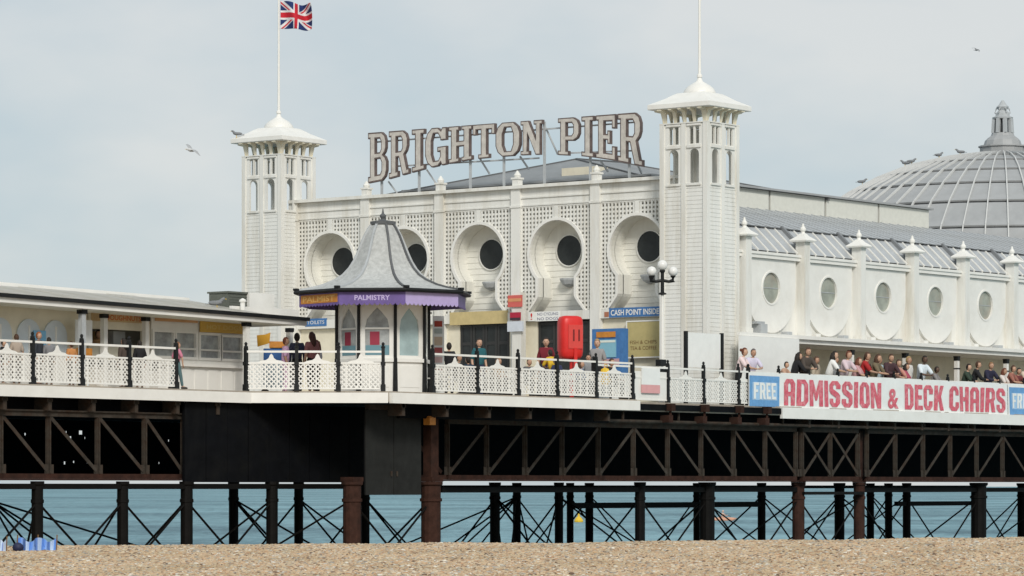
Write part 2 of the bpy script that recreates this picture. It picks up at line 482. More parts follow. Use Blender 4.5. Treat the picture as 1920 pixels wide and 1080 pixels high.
SEA_Z = CZ - 3.5
SEA = D.materials.new('sea_water'); SEA.use_nodes = True
t = SEA.node_tree; b = t.nodes['Principled BSDF']
b.inputs['Roughness'].default_value = 0.4; b.inputs['Specular IOR Level'].default_value = 0.10
co = t.nodes.new('ShaderNodeTexCoord'); ma = t.nodes.new('ShaderNodeMapping')
ma.vector_type = 'TEXTURE'; ma.inputs['Rotation'].default_value = (0, 0, math.atan2(SA, CA)); ma.inputs['Scale'].default_value = (9.0, 1.7, 1)
n1_ = t.nodes.new('ShaderNodeTexNoise'); n1_.inputs['Scale'].default_value = 1.0; n1_.inputs['Detail'].default_value = 7; n1_.inputs['Roughness'].default_value = 0.80
n2_ = t.nodes.new('ShaderNodeTexNoise'); n2_.inputs['Scale'].default_value = 0.02; n2_.inputs['Detail'].default_value = 4
ra = t.nodes.new('ShaderNodeValToRGB')
ra.color_ramp.elements[0].position, ra.color_ramp.elements[0].color = 0.40, (0.018, 0.100, 0.138, 1)
ra.color_ramp.elements[1].position, ra.color_ramp.elements[1].color = 0.60, (0.19, 0.385, 0.44, 1)
ad = t.nodes.new('ShaderNodeMath'); ad.operation = 'MULTIPLY_ADD'; ad.inputs[1].default_value = 0.5
mu = t.nodes.new('ShaderNodeMath'); mu.operation = 'MULTIPLY'; mu.inputs[1].default_value = 0.5
t.links.new(co.outputs['Object'], ma.inputs[0]); t.links.new(ma.outputs[0], n1_.inputs['Vector']); t.links.new(co.outputs['Object'], n2_.inputs['Vector'])
t.links.new(n2_.outputs['Fac'], mu.inputs[0]); t.links.new(n1_.outputs['Fac'], ad.inputs[0]); t.links.new(mu.outputs[0], ad.inputs[2])
t.links.new(ad.outputs[0], ra.inputs[0]); t.links.new(ra.outputs[0], b.inputs['Base Color'])
bu = t.nodes.new('ShaderNodeBump'); bu.inputs['Strength'].default_value = 0.6; bu.inputs['Distance'].default_value = 0.5
t.links.new(n1_.outputs['Fac'], bu.inputs['Height']); t.links.new(bu.outputs[0], b.inputs['Normal'])
mb = MB()
mb.quad(place(-30000, 80, SEA_Z), place(30000, 80, SEA_Z), place(30000, 45000, SEA_Z), place(-30000, 45000, SEA_Z))
kind(mb.build('sea', SEA), 'structure')

# ------------------------------------------------------------------ pier deck
outline = [(-70, -1.2), (-23.2, -1.2), (-20.95, -4.1), (-9.6, -4.1), (-9.6, -2.6), (60, -2.6), (60, 21), (-70, 21)]
mb = MB(); mb.prism(outline, lambda a, b_, d: (a, b_, d), -0.30, -0.02)
deck = kind(mb.build('pier_deck', DECKM), 'structure')
mb = MB(); mb.prism([(-69.9, -1.1), (-23.3, -1.1), (-20.9, -4.0), (-9.7, -4.0), (-9.7, -2.5), (59.9, -2.5), (59.9, 20.9), (-69.9, 20.9)], lambda a, b_, d: (a, b_, d), -0.304, -0.3005)
mb.build('underside_dark_sheet', BOARD, deck)  # black sheet added below the slab to swallow bounced light
def fascia(p, q, z0, z1, m, t=0.07):
    p, q = Vector(p), Vector(q); d = (q - p).normalized(); n = Vector((d.y, -d.x)) * t
    f = MB()
    f.prism([(p.x, p.y), (q.x, q.y), (q.x + n.x, q.y + n.y), (p.x + n.x, p.y + n.y)], lambda a, b_, k: (a, b_, k), z0, z1)
    f.build('fascia', m, deck)
fascia((-70, -1.202), (-23.24, -1.202), -0.34, -0.06, WHITE2)
fascia((-23.2, -1.205), (-20.97, -4.1), -0.335, -0.062, WHITE2)
fascia((-20.93, -4.102), (-9.6, -4.102), -0.34, -0.06, WHITE2, 0.12)
fascia((-9.6, -2.602), (0.3, -2.602), -0.26, -0.08, BOARD, 0.05)
fascia((0.305, -2.602), (60, -2.602), -0.40, -0.05, WHITE2, 0.10)
jm = MB(); jm.box(-0.06, 0.0, -0.66, 0.06, 0.5, -0.345); jm.box(-0.10, 0.0, -0.44, 0.10, 0.45, -0.347)
jme = jm.mesh('joist_end', IRON)
for i in range(24): inst(jme, 'joist_end', deck, (-60 + i * 1.55, -1.1, 0))
for i in range(6): inst(jme, 'joist_end', deck, (-20.2 + i * 1.87, -4.0, 0))
for i in range(24): inst(jme, 'joist_end', deck, (2.2 + i * 1.75, -2.5, 0))
bm_ = MB(); bm_.box(-0.10, -0.22, -0.27, 0.10, 0.1, -0.05); bm_.box(-0.11, -0.12, -0.62, 0.11, 0.2, -0.40); bm_.tube([(0, -0.1, -0.272), (0, -0.1, -0.399)], 0.04, 8)
bme = bm_.mesh('rust_bracket', RUST)
for px in (1256, 1320, 1385, 1437): inst(bme, 'bracket', deck, (on_y(px, 770, -2.7)[0], -2.62, 0))

# ------------------------------------------------------------------ railings
def rail_panel(wd, plain=False):
    m = MB(); z0, z1 = 0.07, 0.70
    m.box(-wd/2, -0.02, z0 - 0.04, wd/2, 0.02, z0); m.box(-wd/2, -0.022, z1, wd/2, 0.022, z1 + 0.045)
    if plain:
        m.box(-wd/2 + 0.02, -0.008, z0 - 0.001, wd/2 - 0.02, 0.008, z1 + 0.2)
        return m.mesh('rail_board', WHITE2)
    H = z1 - z0; p = 0.128
    k = -H
    while k < wd:
        for s in (1, -1):
            a0, a1 = max(0, k), min(wd, k + H)
            if a1 - a0 > 0.03:
                pa, pb = (a0, a0 - k), (a1, a1 - k)
                if s < 0: pa, pb = (wd - pa[0], pa[1]), (wd - pb[0], pb[1])
                yy = 0.006 * s
                m.bar((pa[0] - wd/2, yy, z0 + pa[1]), (pb[0] - wd/2, yy, z0 + pb[1]), 0.011, 0.035)
        k += p
    for i in range(int(wd / 0.31)):
        x = -wd/2 + 0.155 + i * 0.31
        m.box(x - 0.018, -0.016, z0, x + 0.018, 0.016, z1)
    c = [(-0.36, 0), (-0.27, 0.04), (-0.14, 0.06), (-0.07, 0.11), (-0.04, 0.19), (0, 0.23), (0.04, 0.19), (0.07, 0.11), (0.14, 0.06), (0.27, 0.04), (0.36, 0)]
    m.prism(c, lambda a, b_, d: (a, d, z1 + 0.044 + b_), -0.012, 0.012)
    return m.mesh('lattice_panel', WHITE2)
pm_ = MB(); pm_.box(-0.045, -0.045, -0.02, 0.045, 0.045, 1.12); pm_.box(-0.065, -0.065, -0.02, 0.065, 0.065, 0.16); pm_.box(-0.062, -0.062, 0.66, 0.062, 0.062, 0.76); pm_.lathe([(0.055, 1.12), (0.06, 1.16), (0.03, 1.19), (0.045, 1.24), (0.02, 1.28)], 8)
POST_ME = pm_.mesh('post', BLACK)
def railing(label, pts_u, y0, y1=None, plain=(), skip=(), nopost=()):
    """posts at the given X (straight run; Y interpolated when y1 is given)"""
    y1 = y0 if y1 is None else y1
    A, B = Vector((pts_u[0], y0, 0)), Vector((pts_u[-1], y1, 0))
    rz = math.atan2(B.y - A.y, B.x - A.x); ln = (B - A).length; k = ln / (B.x - A.x)
    t = thing('railing', label, 'railing', A, rz, 'white lattice railings along the deck edge')
    tp = [(u - pts_u[0]) * k for u in pts_u]
    cache = {}
    for i, s in enumerate(tp):
        if i not in nopost: inst(POST_ME, 'post', t, (s, 0, 0))
        if i + 1 < len(tp) and i not in skip:
            wd = tp[i + 1] - s - 0.1; key = (round(wd, 2), i in plain)
            if key not in cache: cache[key] = rail_panel(wd, i in plain)
            inst(cache[key], 'lattice_panel' if i not in plain else 'rail_board', t, (s + wd/2 + 0.05, 0, 0))
            h = MB(); h.box(s, -0.035, 1.0, tp[i + 1], 0.035, 1.055); h.build('top_rail', WHITE2, t, local=True)
    return t
railing('white lattice railing with black posts in front of the food stalls', [-38.3, -36.5, -34.7, -32.95, -31.19, -29.47, -27.76, -26.01, -23.3], -1.13, skip=(7,))
railing('short slanting stretch of white lattice railing just left of the purple kiosk', [-23.3, -22.45, -21.75, -21.0], -1.13, -3.95, nopost=(0,))
railing('white lattice railing with black posts in front of the entrance doors, right of the kiosk', [-19.0, -17.05, -15.2, -13.39, -11.52, -9.72], -4.02)
railing('white boarded railing with black posts and a pink notice below the near tower', [-9.6, -7.62, -5.79, -3.88, -1.97, -1.40], -2.53, plain=(1,))
railing('long white railing mostly hidden behind the printed banner', [-1.35, 0.4, 2.15, 3.9, 5.65, 7.4, 9.15, 10.9, 12.65, 14.4, 16.15, 17.9, 19.65, 21.4], -2.48)

# ------------------------------------------------------------------ girders under the deck
def girder(label, us, y, diag, zt=-0.74, zb=-2.26, cross=()):
    t = thing('girder', label, 'girder', (us[0], y, zb), 0, 'iron lattice girders under the deck')
    L_ = us[-1] - us[0]; H = zt - zb
    m = MB(); m.box(0, -0.06, H - 0.06, L_, 0.06, H + 0.06); m.box(0, -0.12, H + 0.061, L_, 0.12, H + 0.10); m.build('top_chord', IRON, t, local=True)
    m = MB(); m.box(0, -0.07, -0.10, L_, 0.07, 0.03); m.box(0, -0.15, -0.14, L_, 0.15, -0.101); m.build('bottom_chord', [RUST], t, local=True)
    for i, u in enumerate(us):
        x = u - us[0]
        m = MB(); m.box(-0.05, -0.04, 0.031, 0.05, 0.04, H - 0.061); m.box(-0.015, -0.1, 0.031, 0.015, -0.041, H - 0.061)
        m.box(-0.16, -0.047, 0.031, 0.16, -0.041, 0.26)
        o = m.build('upright', IRON, t, local=True); o.location = (x, 0, 0)
        if i + 1 < len(us):
            x1 = us[i + 1] - us[0]
            ks = ('/', '\\') if i in cross else (diag[i],)
            for q, c in enumerate(ks):
                yy = -0.055 - 0.02 * q
                m = MB()
                if c == '/': m.bar((x + 0.08, yy, 0.1), (x1 - 0.06, yy, H - 0.1), 0.02, 0.095)
                else: m.bar((x + 0.06, yy, H - 0.1), (x1 - 0.08, yy, 0.1), 0.02, 0.095)
                m.build('diagonal', IRON, t, local=True)
    return t
girder('iron lattice girder under the food stalls, its braces all leaning left', [-43.6, -41.9, -40.2, -38.5, -36.8, -35.1, -33.6, -31.98, -30.33, -28.58, -26.86, -25.4], -0.8, '\\' * 11)
girder('iron lattice girder between the grey boarded doors and the crossed braces', [-16.1 + 1.79 * i for i in range(11)], -2.2, '/' * 5 + '\\' * 5)
girder('short iron girder with two crossed braces between twin rusty columns', [2.15, 3.85, 5.55], -2.2, '//', cross=(0, 1))
girder('iron lattice girder under the printed banner', [6.1 + 1.8 * i for i in range(11)], -2.2, '/' * 5 + '\\' * 5)
# short braces by the grey doors
t = thing('girder', 'stub of rusty iron girder beside the grey boarded doors', 'girder', (-18.3, -2.2, -2.26), 0, 'iron lattice girders under the deck')
m = MB(); m.box(0, -0.07, -0.10, 2.1, 0.07, 0.03); m.build('bottom_chord', RUST, t, local=True)
m = MB(); m.bar((0.2, -0.05, 1.4), (1.9, -0.05, 0.1), 0.02, 0.11); m.build('diagonal', RUST, t, local=True)
# heavy edge beam below the deck
m = MB(); m.box(-70, -0.5, -0.70, -21.5, -0.38, -0.305); m.box(-19.5, -3.3, -0.70, -9.9, -3.18, -0.306); m.box(-9.5, -2.0, -0.70, 60, -1.88, -0.305)
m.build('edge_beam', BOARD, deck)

# boarding
def boards(name, label, x0, x1, y, z0, z1, n, mt, part, gap=0.012):
    t = thing(name, label, 'boarding', (x0, y, z0))
    wd = (x1 - x0) / n
    for i in range(n):
        m = MB(); dy = random.uniform(0, 0.018)
        m.box(i * wd + gap, dy - 0.02, 0, (i + 1) * wd - gap, 0.03, z1 - z0)
        m.build(part, mt, t, local=True)
    m = MB(); m.box(0, 0.031, 0.02, x1 - x0, 0.06, z1 - z0 - 0.02); m.build('backing', BOARD, t, local=True)
    return t
xa, xb = on_y(345, 830, -1.05)[0], on_y(690, 830, -1.05)[0]
boards('boarding', 'black boarded wall hung under the deck below the kiosk', xa, xb, -1.05, -2.44, -0.36, 9, BOARD, 'board')
xa, xb = on_y(685, 830, -3.0)[0], on_y(789, 830, -3.0)[0]
dr = boards('boarded_doors', 'dark grey pair of boarded doors under the deck corner', xa, xb, -3.0, -2.78, -0.5, 2, BOARD2, 'door_leaf', 0.008)
for i, q in enumerate((-1, 1)):
    m = MB(); m.box((xb - xa)/2 + q * 0.12 - 0.025, -0.05, 0.5, (xb - xa)/2 + q * 0.12 + 0.025, -0.021, 0.64); m.build('handle', IRON, dr.children[i], local=True)
m = MB(); m.box(xa + 0.1, -3.05, -0.49, xb - 0.3, -2.9, -0.345); m.build('lintel', IRON, dr)
BY = 20.3
hs = [(48, 814, 7), (125, 810, 6), (133, 820, 7), (152, 811, 12), (160, 821, 6), (122, 868, 9), (139, 866, 6), (165, 866, 8), (185, 868, 8), (317, 826, 6), (299, 868, 6), (255, 853, 4), (982, 836, 3)]
m = MB(); holes = []
for px, py, s in hs:
    u, z = on_y(px, py, BY); k = s * 0.36 * 0.0152; kx = k * (1.0 + 0.6 * hash2(px, py))
    holes.append([(u - kx, z - k), (u + kx, z - k), (u + kx, z + k), (u - kx, z + k)])
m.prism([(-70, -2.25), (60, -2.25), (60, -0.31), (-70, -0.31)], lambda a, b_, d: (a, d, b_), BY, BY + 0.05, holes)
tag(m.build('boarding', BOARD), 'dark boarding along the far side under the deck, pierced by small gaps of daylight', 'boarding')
for lab, y_, z_, r_ in (('long thin pipe slung under the deck edge', -2.45, -0.60, 0.05), ('second thinner pipe slung under the deck behind the first', -1.7, -0.52, 0.035)):
    m = MB(); m.tube([(-9, y_, z_), (50, y_, z_)], r_, 8)
    for k in range(20): m.box(-8 + k * 2.9 - 0.02, y_ - 0.03, z_, -8 + k * 2.9 + 0.02, y_ + 0.03, -0.306)
    tag(m.build('pipe', IRON), lab, 'pipe')
# added sheet, no real boarding: it keeps the space under the deck dark
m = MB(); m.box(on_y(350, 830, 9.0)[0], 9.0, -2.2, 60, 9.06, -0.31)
tag(m.build('boarding', BOARD), 'added dark sheet behind the girders that keeps the space under the deck in shade', 'boarding')

# ------------------------------------------------------------------ piles with tie rods
ORD = ['first', 'second', 'third', 'fourth', 'fifth', 'sixth', 'seventh', 'eighth', 'ninth', 'tenth', 'eleventh', 'twelfth']
rows = {
    -1.0: [(-95, 22), (70, 22), (230, 21), (350, 23), (510, 22)],
    -2.9: [(660, 34), (808, 37)],
    -1.9: [(1200, 19), (1326, 28), (1497, 23), (1611, 21), (1835, 29), (1975, 26)],
    6.0: [(-20, 18), (438, 18), (560, 17), (685, 16), (928, 19), (1048, 16), (1428, 15), (1574, 19), (1700, 15), (1916, 17)],
    13.0: [(969, 15), (1069, 13), (1105, 15), (1306, 12), (1632, 14), (1666, 14)],
}
brown = {660, 808, 1497, 1611}
rowname = {-1.0: 'black iron pile in front under the food stalls', -2.9: 'thick rust brown iron pile beside the grey boarded doors', -1.9: 'front iron pile right of the brown columns by the doors', 6.0: 'slim black iron pile in the middle row', 13.0: 'thin black iron pile in the far row'}
ZB = -9.0
allp = []
for y, lst in rows.items():
    for i, (px, wpx) in enumerate(lst):
        u, _ = on_y(px, 960, y); dep = CY + CA * u + SA * y
        allp.append((px, y, u, wpx * dep / FPX / 2, i, len(lst)))
for px, y, u, r, i, n in allp:
    lab = rowname[y] + ', ' + ORD[i] + ' of %s' % ['', 'one', 'two', 'three', 'four', 'five', 'six', 'seven', 'eight', 'nine', 'ten'][n]
    if y == -1.9 and px in brown: lab = 'rusty ' + lab
    t = thing('pile', lab, 'pile', (u, y, ZB), 0, 'iron piles holding up the pier')
    m = MB()
    zt = -2.42
    m.lathe([(r, 0), (r, -ZB + zt - 0.55), (r * 1.13, -ZB + zt - 0.54), (r * 1.13, -ZB + zt - 0.46), (r, -ZB + zt - 0.45), (r, -ZB + zt - 0.12), (r * 1.2, -ZB + zt - 0.08), (r * 1.2, -ZB + zt)], 14)
    m.build('shaft', RUST if px in brown else PILE, t, smooth=False, local=True)
    if px in brown:
        zz = -0.34
        m = MB(); m.box(-r * 0.9, -r * 0.9, -ZB + zt + 0.001, r * 0.9, r * 0.9, -ZB + zt + 0.12)
        if px != 660: m.box(-r * 0.62, -r * 0.5, -ZB + zt + 0.121, r * 0.62, r * 0.5, -ZB + zz)
        m.build('head', RUST, t, local=True)
    # tie rods to the next pile of the row and to the row behind
    nxt = [q for q in allp if q[1] == y and q[4] == i + 1]
    links = []
    if nxt and abs(nxt[0][2] - u) < 9: links.append((nxt[0][2] - u, 0.0))
    behind = [q for q in allp if q[1] > y + 4]
    behind = sorted(behind, key=lambda q: abs(q[2] - u) + (q[1] - y))[:1]
    for q in behind: links.append((q[2] - u, q[1] - y))
    for dx, dy in links:
        zl = (zt - 0.5 - 0.80 * abs(dx)) if dy == 0 else -8.9
        for a, b_ in ((zt - 0.5, zl), (zl, zt - 0.5)):
            m = MB(); m.tube([(0, 0.02 if a > b_ else -0.03, -ZB + a), (dx, dy + (0.02 if a > b_ else -0.03), -ZB + b_)], 0.030, 6); m.build('tie_rod', PILE, t, local=True)
def tie_beam(label, x0, x1, y, z, h=0.15):
    m = MB(); m.box(x0, y - 0.08, z - h / 2, x1, y + 0.08, z + h / 2)
    tag(m.build('tie_beam', PILE), label, 'beam', 'black beams tying the piles together')
tie_beam('black beam tying the piles under the food stalls', -45, on_y(650, 912, -1.0)[0], -1.0, CZ + 0.0, 0.14)
tie_beam('black beam tying the front piles right of the brown column', on_y(825, 918, -1.9)[0], on_y(1500, 918, -1.9)[0], -1.9, CZ - 0.10, 0.15)
tie_beam('black beam tying the piles under the printed banner', on_y(1612, 918, -1.9)[0], 40, -1.9, CZ - 0.12, 0.15)
tie_beam('rusty short beam tying the twin rusty columns', on_y(1500, 918, -2.0)[0], on_y(1612, 918, -2.0)[0], -2.1, CZ - 0.22, 0.10)
tie_beam('low black beam between the middle piles, below the upper one', on_y(1068, 948, 6)[0], on_y(1432, 948, 6)[0], 6.0, CZ - 0.64, 0.19)
tie_beam('low black beam between the piles under the banner, below the upper one', on_y(1680, 948, 6)[0], on_y(1835, 948, 6)[0], 6.0, CZ - 0.66, 0.17)
tie_beam('thin black beam across the farthest row of piles', -40, 40, 13.0, CZ - 0.02, 0.12)
u, z = on_y(805, 790, -3.3)
m = MB(); m.box(u - 0.13, -3.42, z - 0.1, u + 0.13, -3.2, z + 0.1); m.lathe([(0.11, 0), (0.11, 0.04)], 10, (u, -3.31, z + 0.1)); m.box(u - 0.03, -3.25, z + 0.12, u + 0.03, -3.19, -0.34)
tag(m.build('warning_lamp', ORANGE, None), 'small orange lamp box hung under the deck beside the brown column', 'lamp')
# ------------------------------------------------------------------ entrance towers
TW = 1.75
def arch_hole(c, hw, z0, z1, n=8):
    zc = z1 - hw
    return [(c - hw, z0), (c + hw, z0)] + [(c + hw * math.cos(PI * i / n), zc + hw * math.sin(PI * i / n)) for i in range(n + 1)]
def make_tower(loc):
    t = thing('entrance_tower', '', 'tower', loc, 0, 'white belvedere towers of the pier entrance')
    fr = [((0, 0), (1, 0), (0, -1)), ((TW, 0), (0, 1), (1, 0)), ((TW, TW), (-1, 0), (0, 1)), ((0, TW), (0, -1), (-1, 0))]
    for (ox, oy), (ax, ay), (nx, ny) in fr:
        def F(a, z, d): return (ox + ax * a + nx * d, oy + ay * a + ny * d, z)
        m = MB(); siding(m, (ox, oy), (ax, ay), TW, 0.0, 7.05, (nx, ny)); m.build('siding', SIDING, t, local=True)
        # middle stile
        m = MB(); c = [F(TW/2 - 0.085, 0, 0.05), F(TW/2 + 0.085, 0, 0.05)]
        m.prism([(TW/2 - 0.085, 0), (TW/2 + 0.085, 0), (TW/2 + 0.085, 9.12), (TW/2 - 0.085, 9.12)], F, -0.07, 0.05); m.build('stile', WHITE, t, local=True)
        # lantern screen: two arched openings with twin slots above
        m = MB()
        holes = []
        for c in (0.16 + 0.315, TW - 0.16 - 0.315):
            holes.append(arch_hole(c, 0.185, 7.2, 8.3))
            holes.append([(c - 0.19, 8.46), (c - 0.035, 8.46), (c - 0.035, 9.02), (c - 0.19, 9.02)])
            holes.append([(c + 0.035, 8.46), (c + 0.19, 8.46), (c + 0.19, 9.02), (c + 0.035, 9.02)])
        m.prism([(0.05, 7.03), (TW - 0.05, 7.03), (TW - 0.05, 9.1), (0.05, 9.1)], F, -0.05, 0.015, holes); m.build('arcade_screen', WHITE, t, local=True)
        for c in (0.475, TW - 0.475):
            for z0, z1 in ((8.33, 8.42), (7.12, 7.19), (9.04, 9.1)):
                m = MB(); m.prism([(c - 0.27, z0), (c + 0.27, z0), (c + 0.27, z1), (c - 0.27, z1)], F, 0.016, 0.06); m.build('sill_moulding', WHITE, t, local=True)
        for a in (0.09, 0.50, TW/2, TW - 0.50, TW - 0.09):
            m = MB(); hw = 0.085 if a in (0.09, TW - 0.09) else 0.06
            m.prism([(0.05, 9.16), (-0.05, 9.5), (-0.30, 9.56), (-0.30, 9.62), (0.05, 9.62)], lambda p, q, d: F(a + d, q, -p), -hw, hw); m.build('bracket', CREAM, t, local=True)
    for x, y in ((0, 0), (TW, 0), (TW, TW), (0, TW)):
        m = MB(); s = 0.085; cx, cy = min(max(x, 0.03), TW - 0.03), min(max(y, 0.03), TW - 0.03)
        m.box(cx - s, cy - s, 0, cx + s, cy + s, 9.12); m.build('corner_post', WHITE, t, local=True)
    m = MB(); m.box(-0.06, -0.06, 9.121, TW + 0.06, TW + 0.06, 9.159); m.build('wall_plate', WHITE, t, local=True)
    m = MB(); m.box(0.05, 0.05, 7.0, TW - 0.05, TW - 0.05, 7.06); m.build('lantern_floor', WHITE, t, local=True)
    c = (TW/2, TW/2, 0)
    m = MB(); m.lathe([(0.9, 9.60), (1.19, 9.60), (1.21, 9.62), (1.21, 9.76), (1.16, 9.79), (0.98, 9.88), (0.78, 9.99), (0.64, 10.09), (0.52, 10.16)], 4, c, PI / 4, True); m.build('roof', WHITE2, t, local=True)
    m = MB(); m.lathe([(0.545, 10.12), (0.53, 10.2), (0.47, 10.31), (0.36, 10.41), (0.24, 10.48), (0.11, 10.56), (0.06, 10.68), (0.0501, 10.7)], 16, c); m.build('roof_bell', WHITE2, t, smooth=True, local=True)
    return t
TY2 = 18.1
tower = make_tower((0, 0, 0))
tower['label'] = 'taller looking white belvedere tower nearest the sea side gallery'
tower2 = copy_thing(tower, (0, TY2, 0), label='white belvedere tower at the far end of the entrance front, flag flying above')
FL2 = (TW/2, TY2 + TW/2)
for lab, (x, y), zt in (('tall white flagpole on the tower beside the gallery, no flag in view', (TW/2, TW/2), 15.2), ('tall white flagpole on the far tower carrying the national flag', FL2, 14.78)):
    t = thing('flagpole', lab, 'flagpole', (x, y, 10.69), 0, 'flagpoles on the towers')
    m = MB(); m.tube([(0, 0, 0), (0, 0, zt - 10.69)], [0.05, 0.032], 10); m.build('pole', WHITE2, t, local=True)
    m = MB(); m.lathe([(0.09, 0), (0.09, 0.08), (0.065, 0.1)], 10); m.build('socket', WHITE2, t, local=True)
    m = MB(); m.sphere((0, 0, zt - 10.69 + 0.05), 0.07); m.build('truck', WHITE2, t, smooth=True, local=True)

# national flag: design carried by the cloth's own facets
FN, FM = 84, 42
NAVY = paint((0.012, 0.03, 0.13), 0.8); FRED = paint((0.52, 0.015, 0.03), 0.8); FWH = paint((0.72, 0.72, 0.72), 0.8)
def jack(a, b):
    x, y = (a - 0.5) * 60, (b - 0.5) * 30
    if abs(x) < 3 or abs(y) < 3: return 1
    if abs(x) < 5 or abs(y) < 5: return 2
    for s in (1, -1):
        dd = (x * 0.5 - s * y) / math.hypot(0.5, 1)
        if abs(dd) < 3:
            q = dd * (1 if x > 0 else -1) * s
            return 1 if -2 < q < 0 else 2
    return 0
m = MB(); fw, fh = 1.42, 0.98
for j in range(FM + 1):
    for i in range(FN + 1):
        a, b = i / FN, j / FM
        wv = math.sin(a * 8.5 + b * 2.2) * 0.24 * (0.25 + a)
        xx = a * fw * (0.84 - 0.10 * (b - 0.5) ** 2 * a)
        zz = (b - 0.5) * fh * (1 - 0.16 * a * a) - 0.08 * a + 0.07 * math.sin(a * 6.5 + b) * a
        m.v.append((xx * SA * 0.95 + wv * CA, -xx * CA * 0.95 + wv * SA, zz))
for j in range(FM):
    for i in range(FN):
        n_ = j * (FN + 1) + i
        m.f.append((n_, n_ + 1, n_ + FN + 2, n_ + FN + 1)); m.m.append(jack((i + 0.5) / FN, (j + 0.5) / FM))
fo = m.build('flag', [NAVY, FRED, FWH], None)
for p in fo.data.polygons: p.use_smooth = True
fo.location = (FL2[0] + 0.03, FL2[1] - 0.05, 14.2)
sm_ = fo.modifiers.new('cloth', 'SOLIDIFY'); sm_.thickness = 0.006
tag(fo, 'small red, white and blue Union flag blowing to the right on the far tower', 'flag')

# ------------------------------------------------------------------ entrance building (front)
EX = 0.87
ent = thing('entrance_building', 'white pavilion front with keyhole arches and trellis panels under the big lettering', 'building', (EX, 0, 0))
BW = 3.305
AC = [3.34 + BW * i for i in range(5)]
PC = [AC[0] - BW / 2 + BW * i for i in range(6)]
def keyhole(c, g=0.0):
    """outline of the arch opening; g grows it outward"""
    r, zc, hw = 1.1 + g, 5.24, 0.75 + g
    a0 = -math.acos(hw / r)
    h = [(1.14 + g, 3.30), (1.0 + g, 3.46), (0.88 + g, 3.60), (0.79 + g, 3.72), (hw, 3.80)]
    n = 30
    arc = [(r * math.cos(a0 + (PI - 2 * a0) * i / n), zc + r * math.sin(a0 + (PI - 2 * a0) * i / n)) for i in range(n + 1)]
    pts = [(c + a, z) for a, z in h] + [(c + a, z) for a, z in arc] + [(c - a, z) for a, z in h[::-1]]
    return pts
def crossings(poly, val, ax):
    xs = []
    for i in range(len(poly)):
        p, q = poly[i], poly[(i + 1) % len(poly)]
        if (p[ax] > val) != (q[ax] > val):
            k = (val - p[ax]) / (q[ax] - p[ax]); xs.append(p[1 - ax] + k * (q[1 - ax] - p[1 - ax]))
    return sorted(xs)
def outside(lo, hi, xs):
    res, cur = [], lo
    for a, b in zip(xs[::2], xs[1::2]):
        if a > cur: res.append((cur, min(a, hi)))
        cur = max(cur, b)
    if cur < hi: res.append((cur, hi))
    return [s for s in res if s[1] - s[0] > 0.01]
X = lambda x: (lambda a, b, d: (x + d, a, b))
YX = lambda a, b, d: (d, a, b)
LZ0, LZ1 = 3.32, 6.80
for i, c in enumerate(AC):
    y0, y1 = PC[i] + 0.2, PC[i + 1] - 0.2
    kh = keyhole(c)
    khb = keyhole(c, 0.05)
    m = MB()
    nv = 20
    for k in range(nv + 1):
        y = y0 + (y1 - y0) * k / nv
        for a, b in outside(LZ0, LZ1, crossings(khb, y, 0)):
            m.box(EX - 0.012, y - 0.032, a, EX + 0.012, y + 0.032, b)
    nh = 24
    for k in range(nh + 1):
        z = LZ0 + (LZ1 - LZ0) * k / nh
        for a, b in outside(y0, y1, crossings(khb, z, 1)):
            m.box(EX + 0.0125, a, z - 0.036, EX + 0.035, b, z + 0.036)
    m.build('trellis', WHITE, ent)
    m = MB(); m.box(EX - 0.03, c - 0.09, 6.32, EX + 0.03, c + 0.09, LZ1); m.build('arch_keystone', WHITE, ent)
    m = MB(); m.prism(keyhole(c, 0.10), YX, EX - 0.06, EX + 0.05, [kh]); m.build('arch_surround', WHITE2, ent)
    # reveal of the niche
    m = MB(); n = len(kh)
    for k in range(n - 1):
        p, q = kh[k], kh[k + 1]
        m.quad((EX + 0.051, p[0], p[1]), (EX + 0.051, q[0], q[1]), (1.62, q[0], q[1]), (1.62, p[0], p[1]))
    m.build('arch_reveal', RECESS, ent)
    m = MB(); m.prism([(PC[i], 3.31), (PC[i + 1], 3.31), (PC[i + 1], 6.85), (PC[i], 6.85)], YX, 1.10, 1.14, [kh]); m.build('screen_wall', RECESS, ent)
    m = MB(); siding(m, (1.62, c + 1.2), (0, -1), 2.4, 3.3, 6.5, (-1, 0), 0.2, 0.02); m.build('niche_wall', RECESS, ent)
    m = MB(); m.tube([(1.63, c, 5.36), (1.575, c, 5.36)], 0.515, 28); wn = m.build('round_window', DARKGLASS, ent)
    m = MB(); ring = [(c + 0.545 * math.cos(2*PI*k/28), 5.36 + 0.545 * math.sin(2*PI*k/28)) for k in range(28)]; inn = [(c + 0.508 * math.cos(2*PI*k/28), 5.36 + 0.508 * math.sin(2*PI*k/28)) for k in range(28)]
    m.prism(ring, YX, 1.555, 1.61, [inn]); m.build('frame', WHITE, wn)
    m = MB(); zz = 4.12; m.lathe([(0.05, 0), (0.22, 0.10), (0.30, 0.24), (0.31, 0.30)], 12, (1.52, c - 0.02, zz)); m.build('wall_lamp', STEEL, ent)
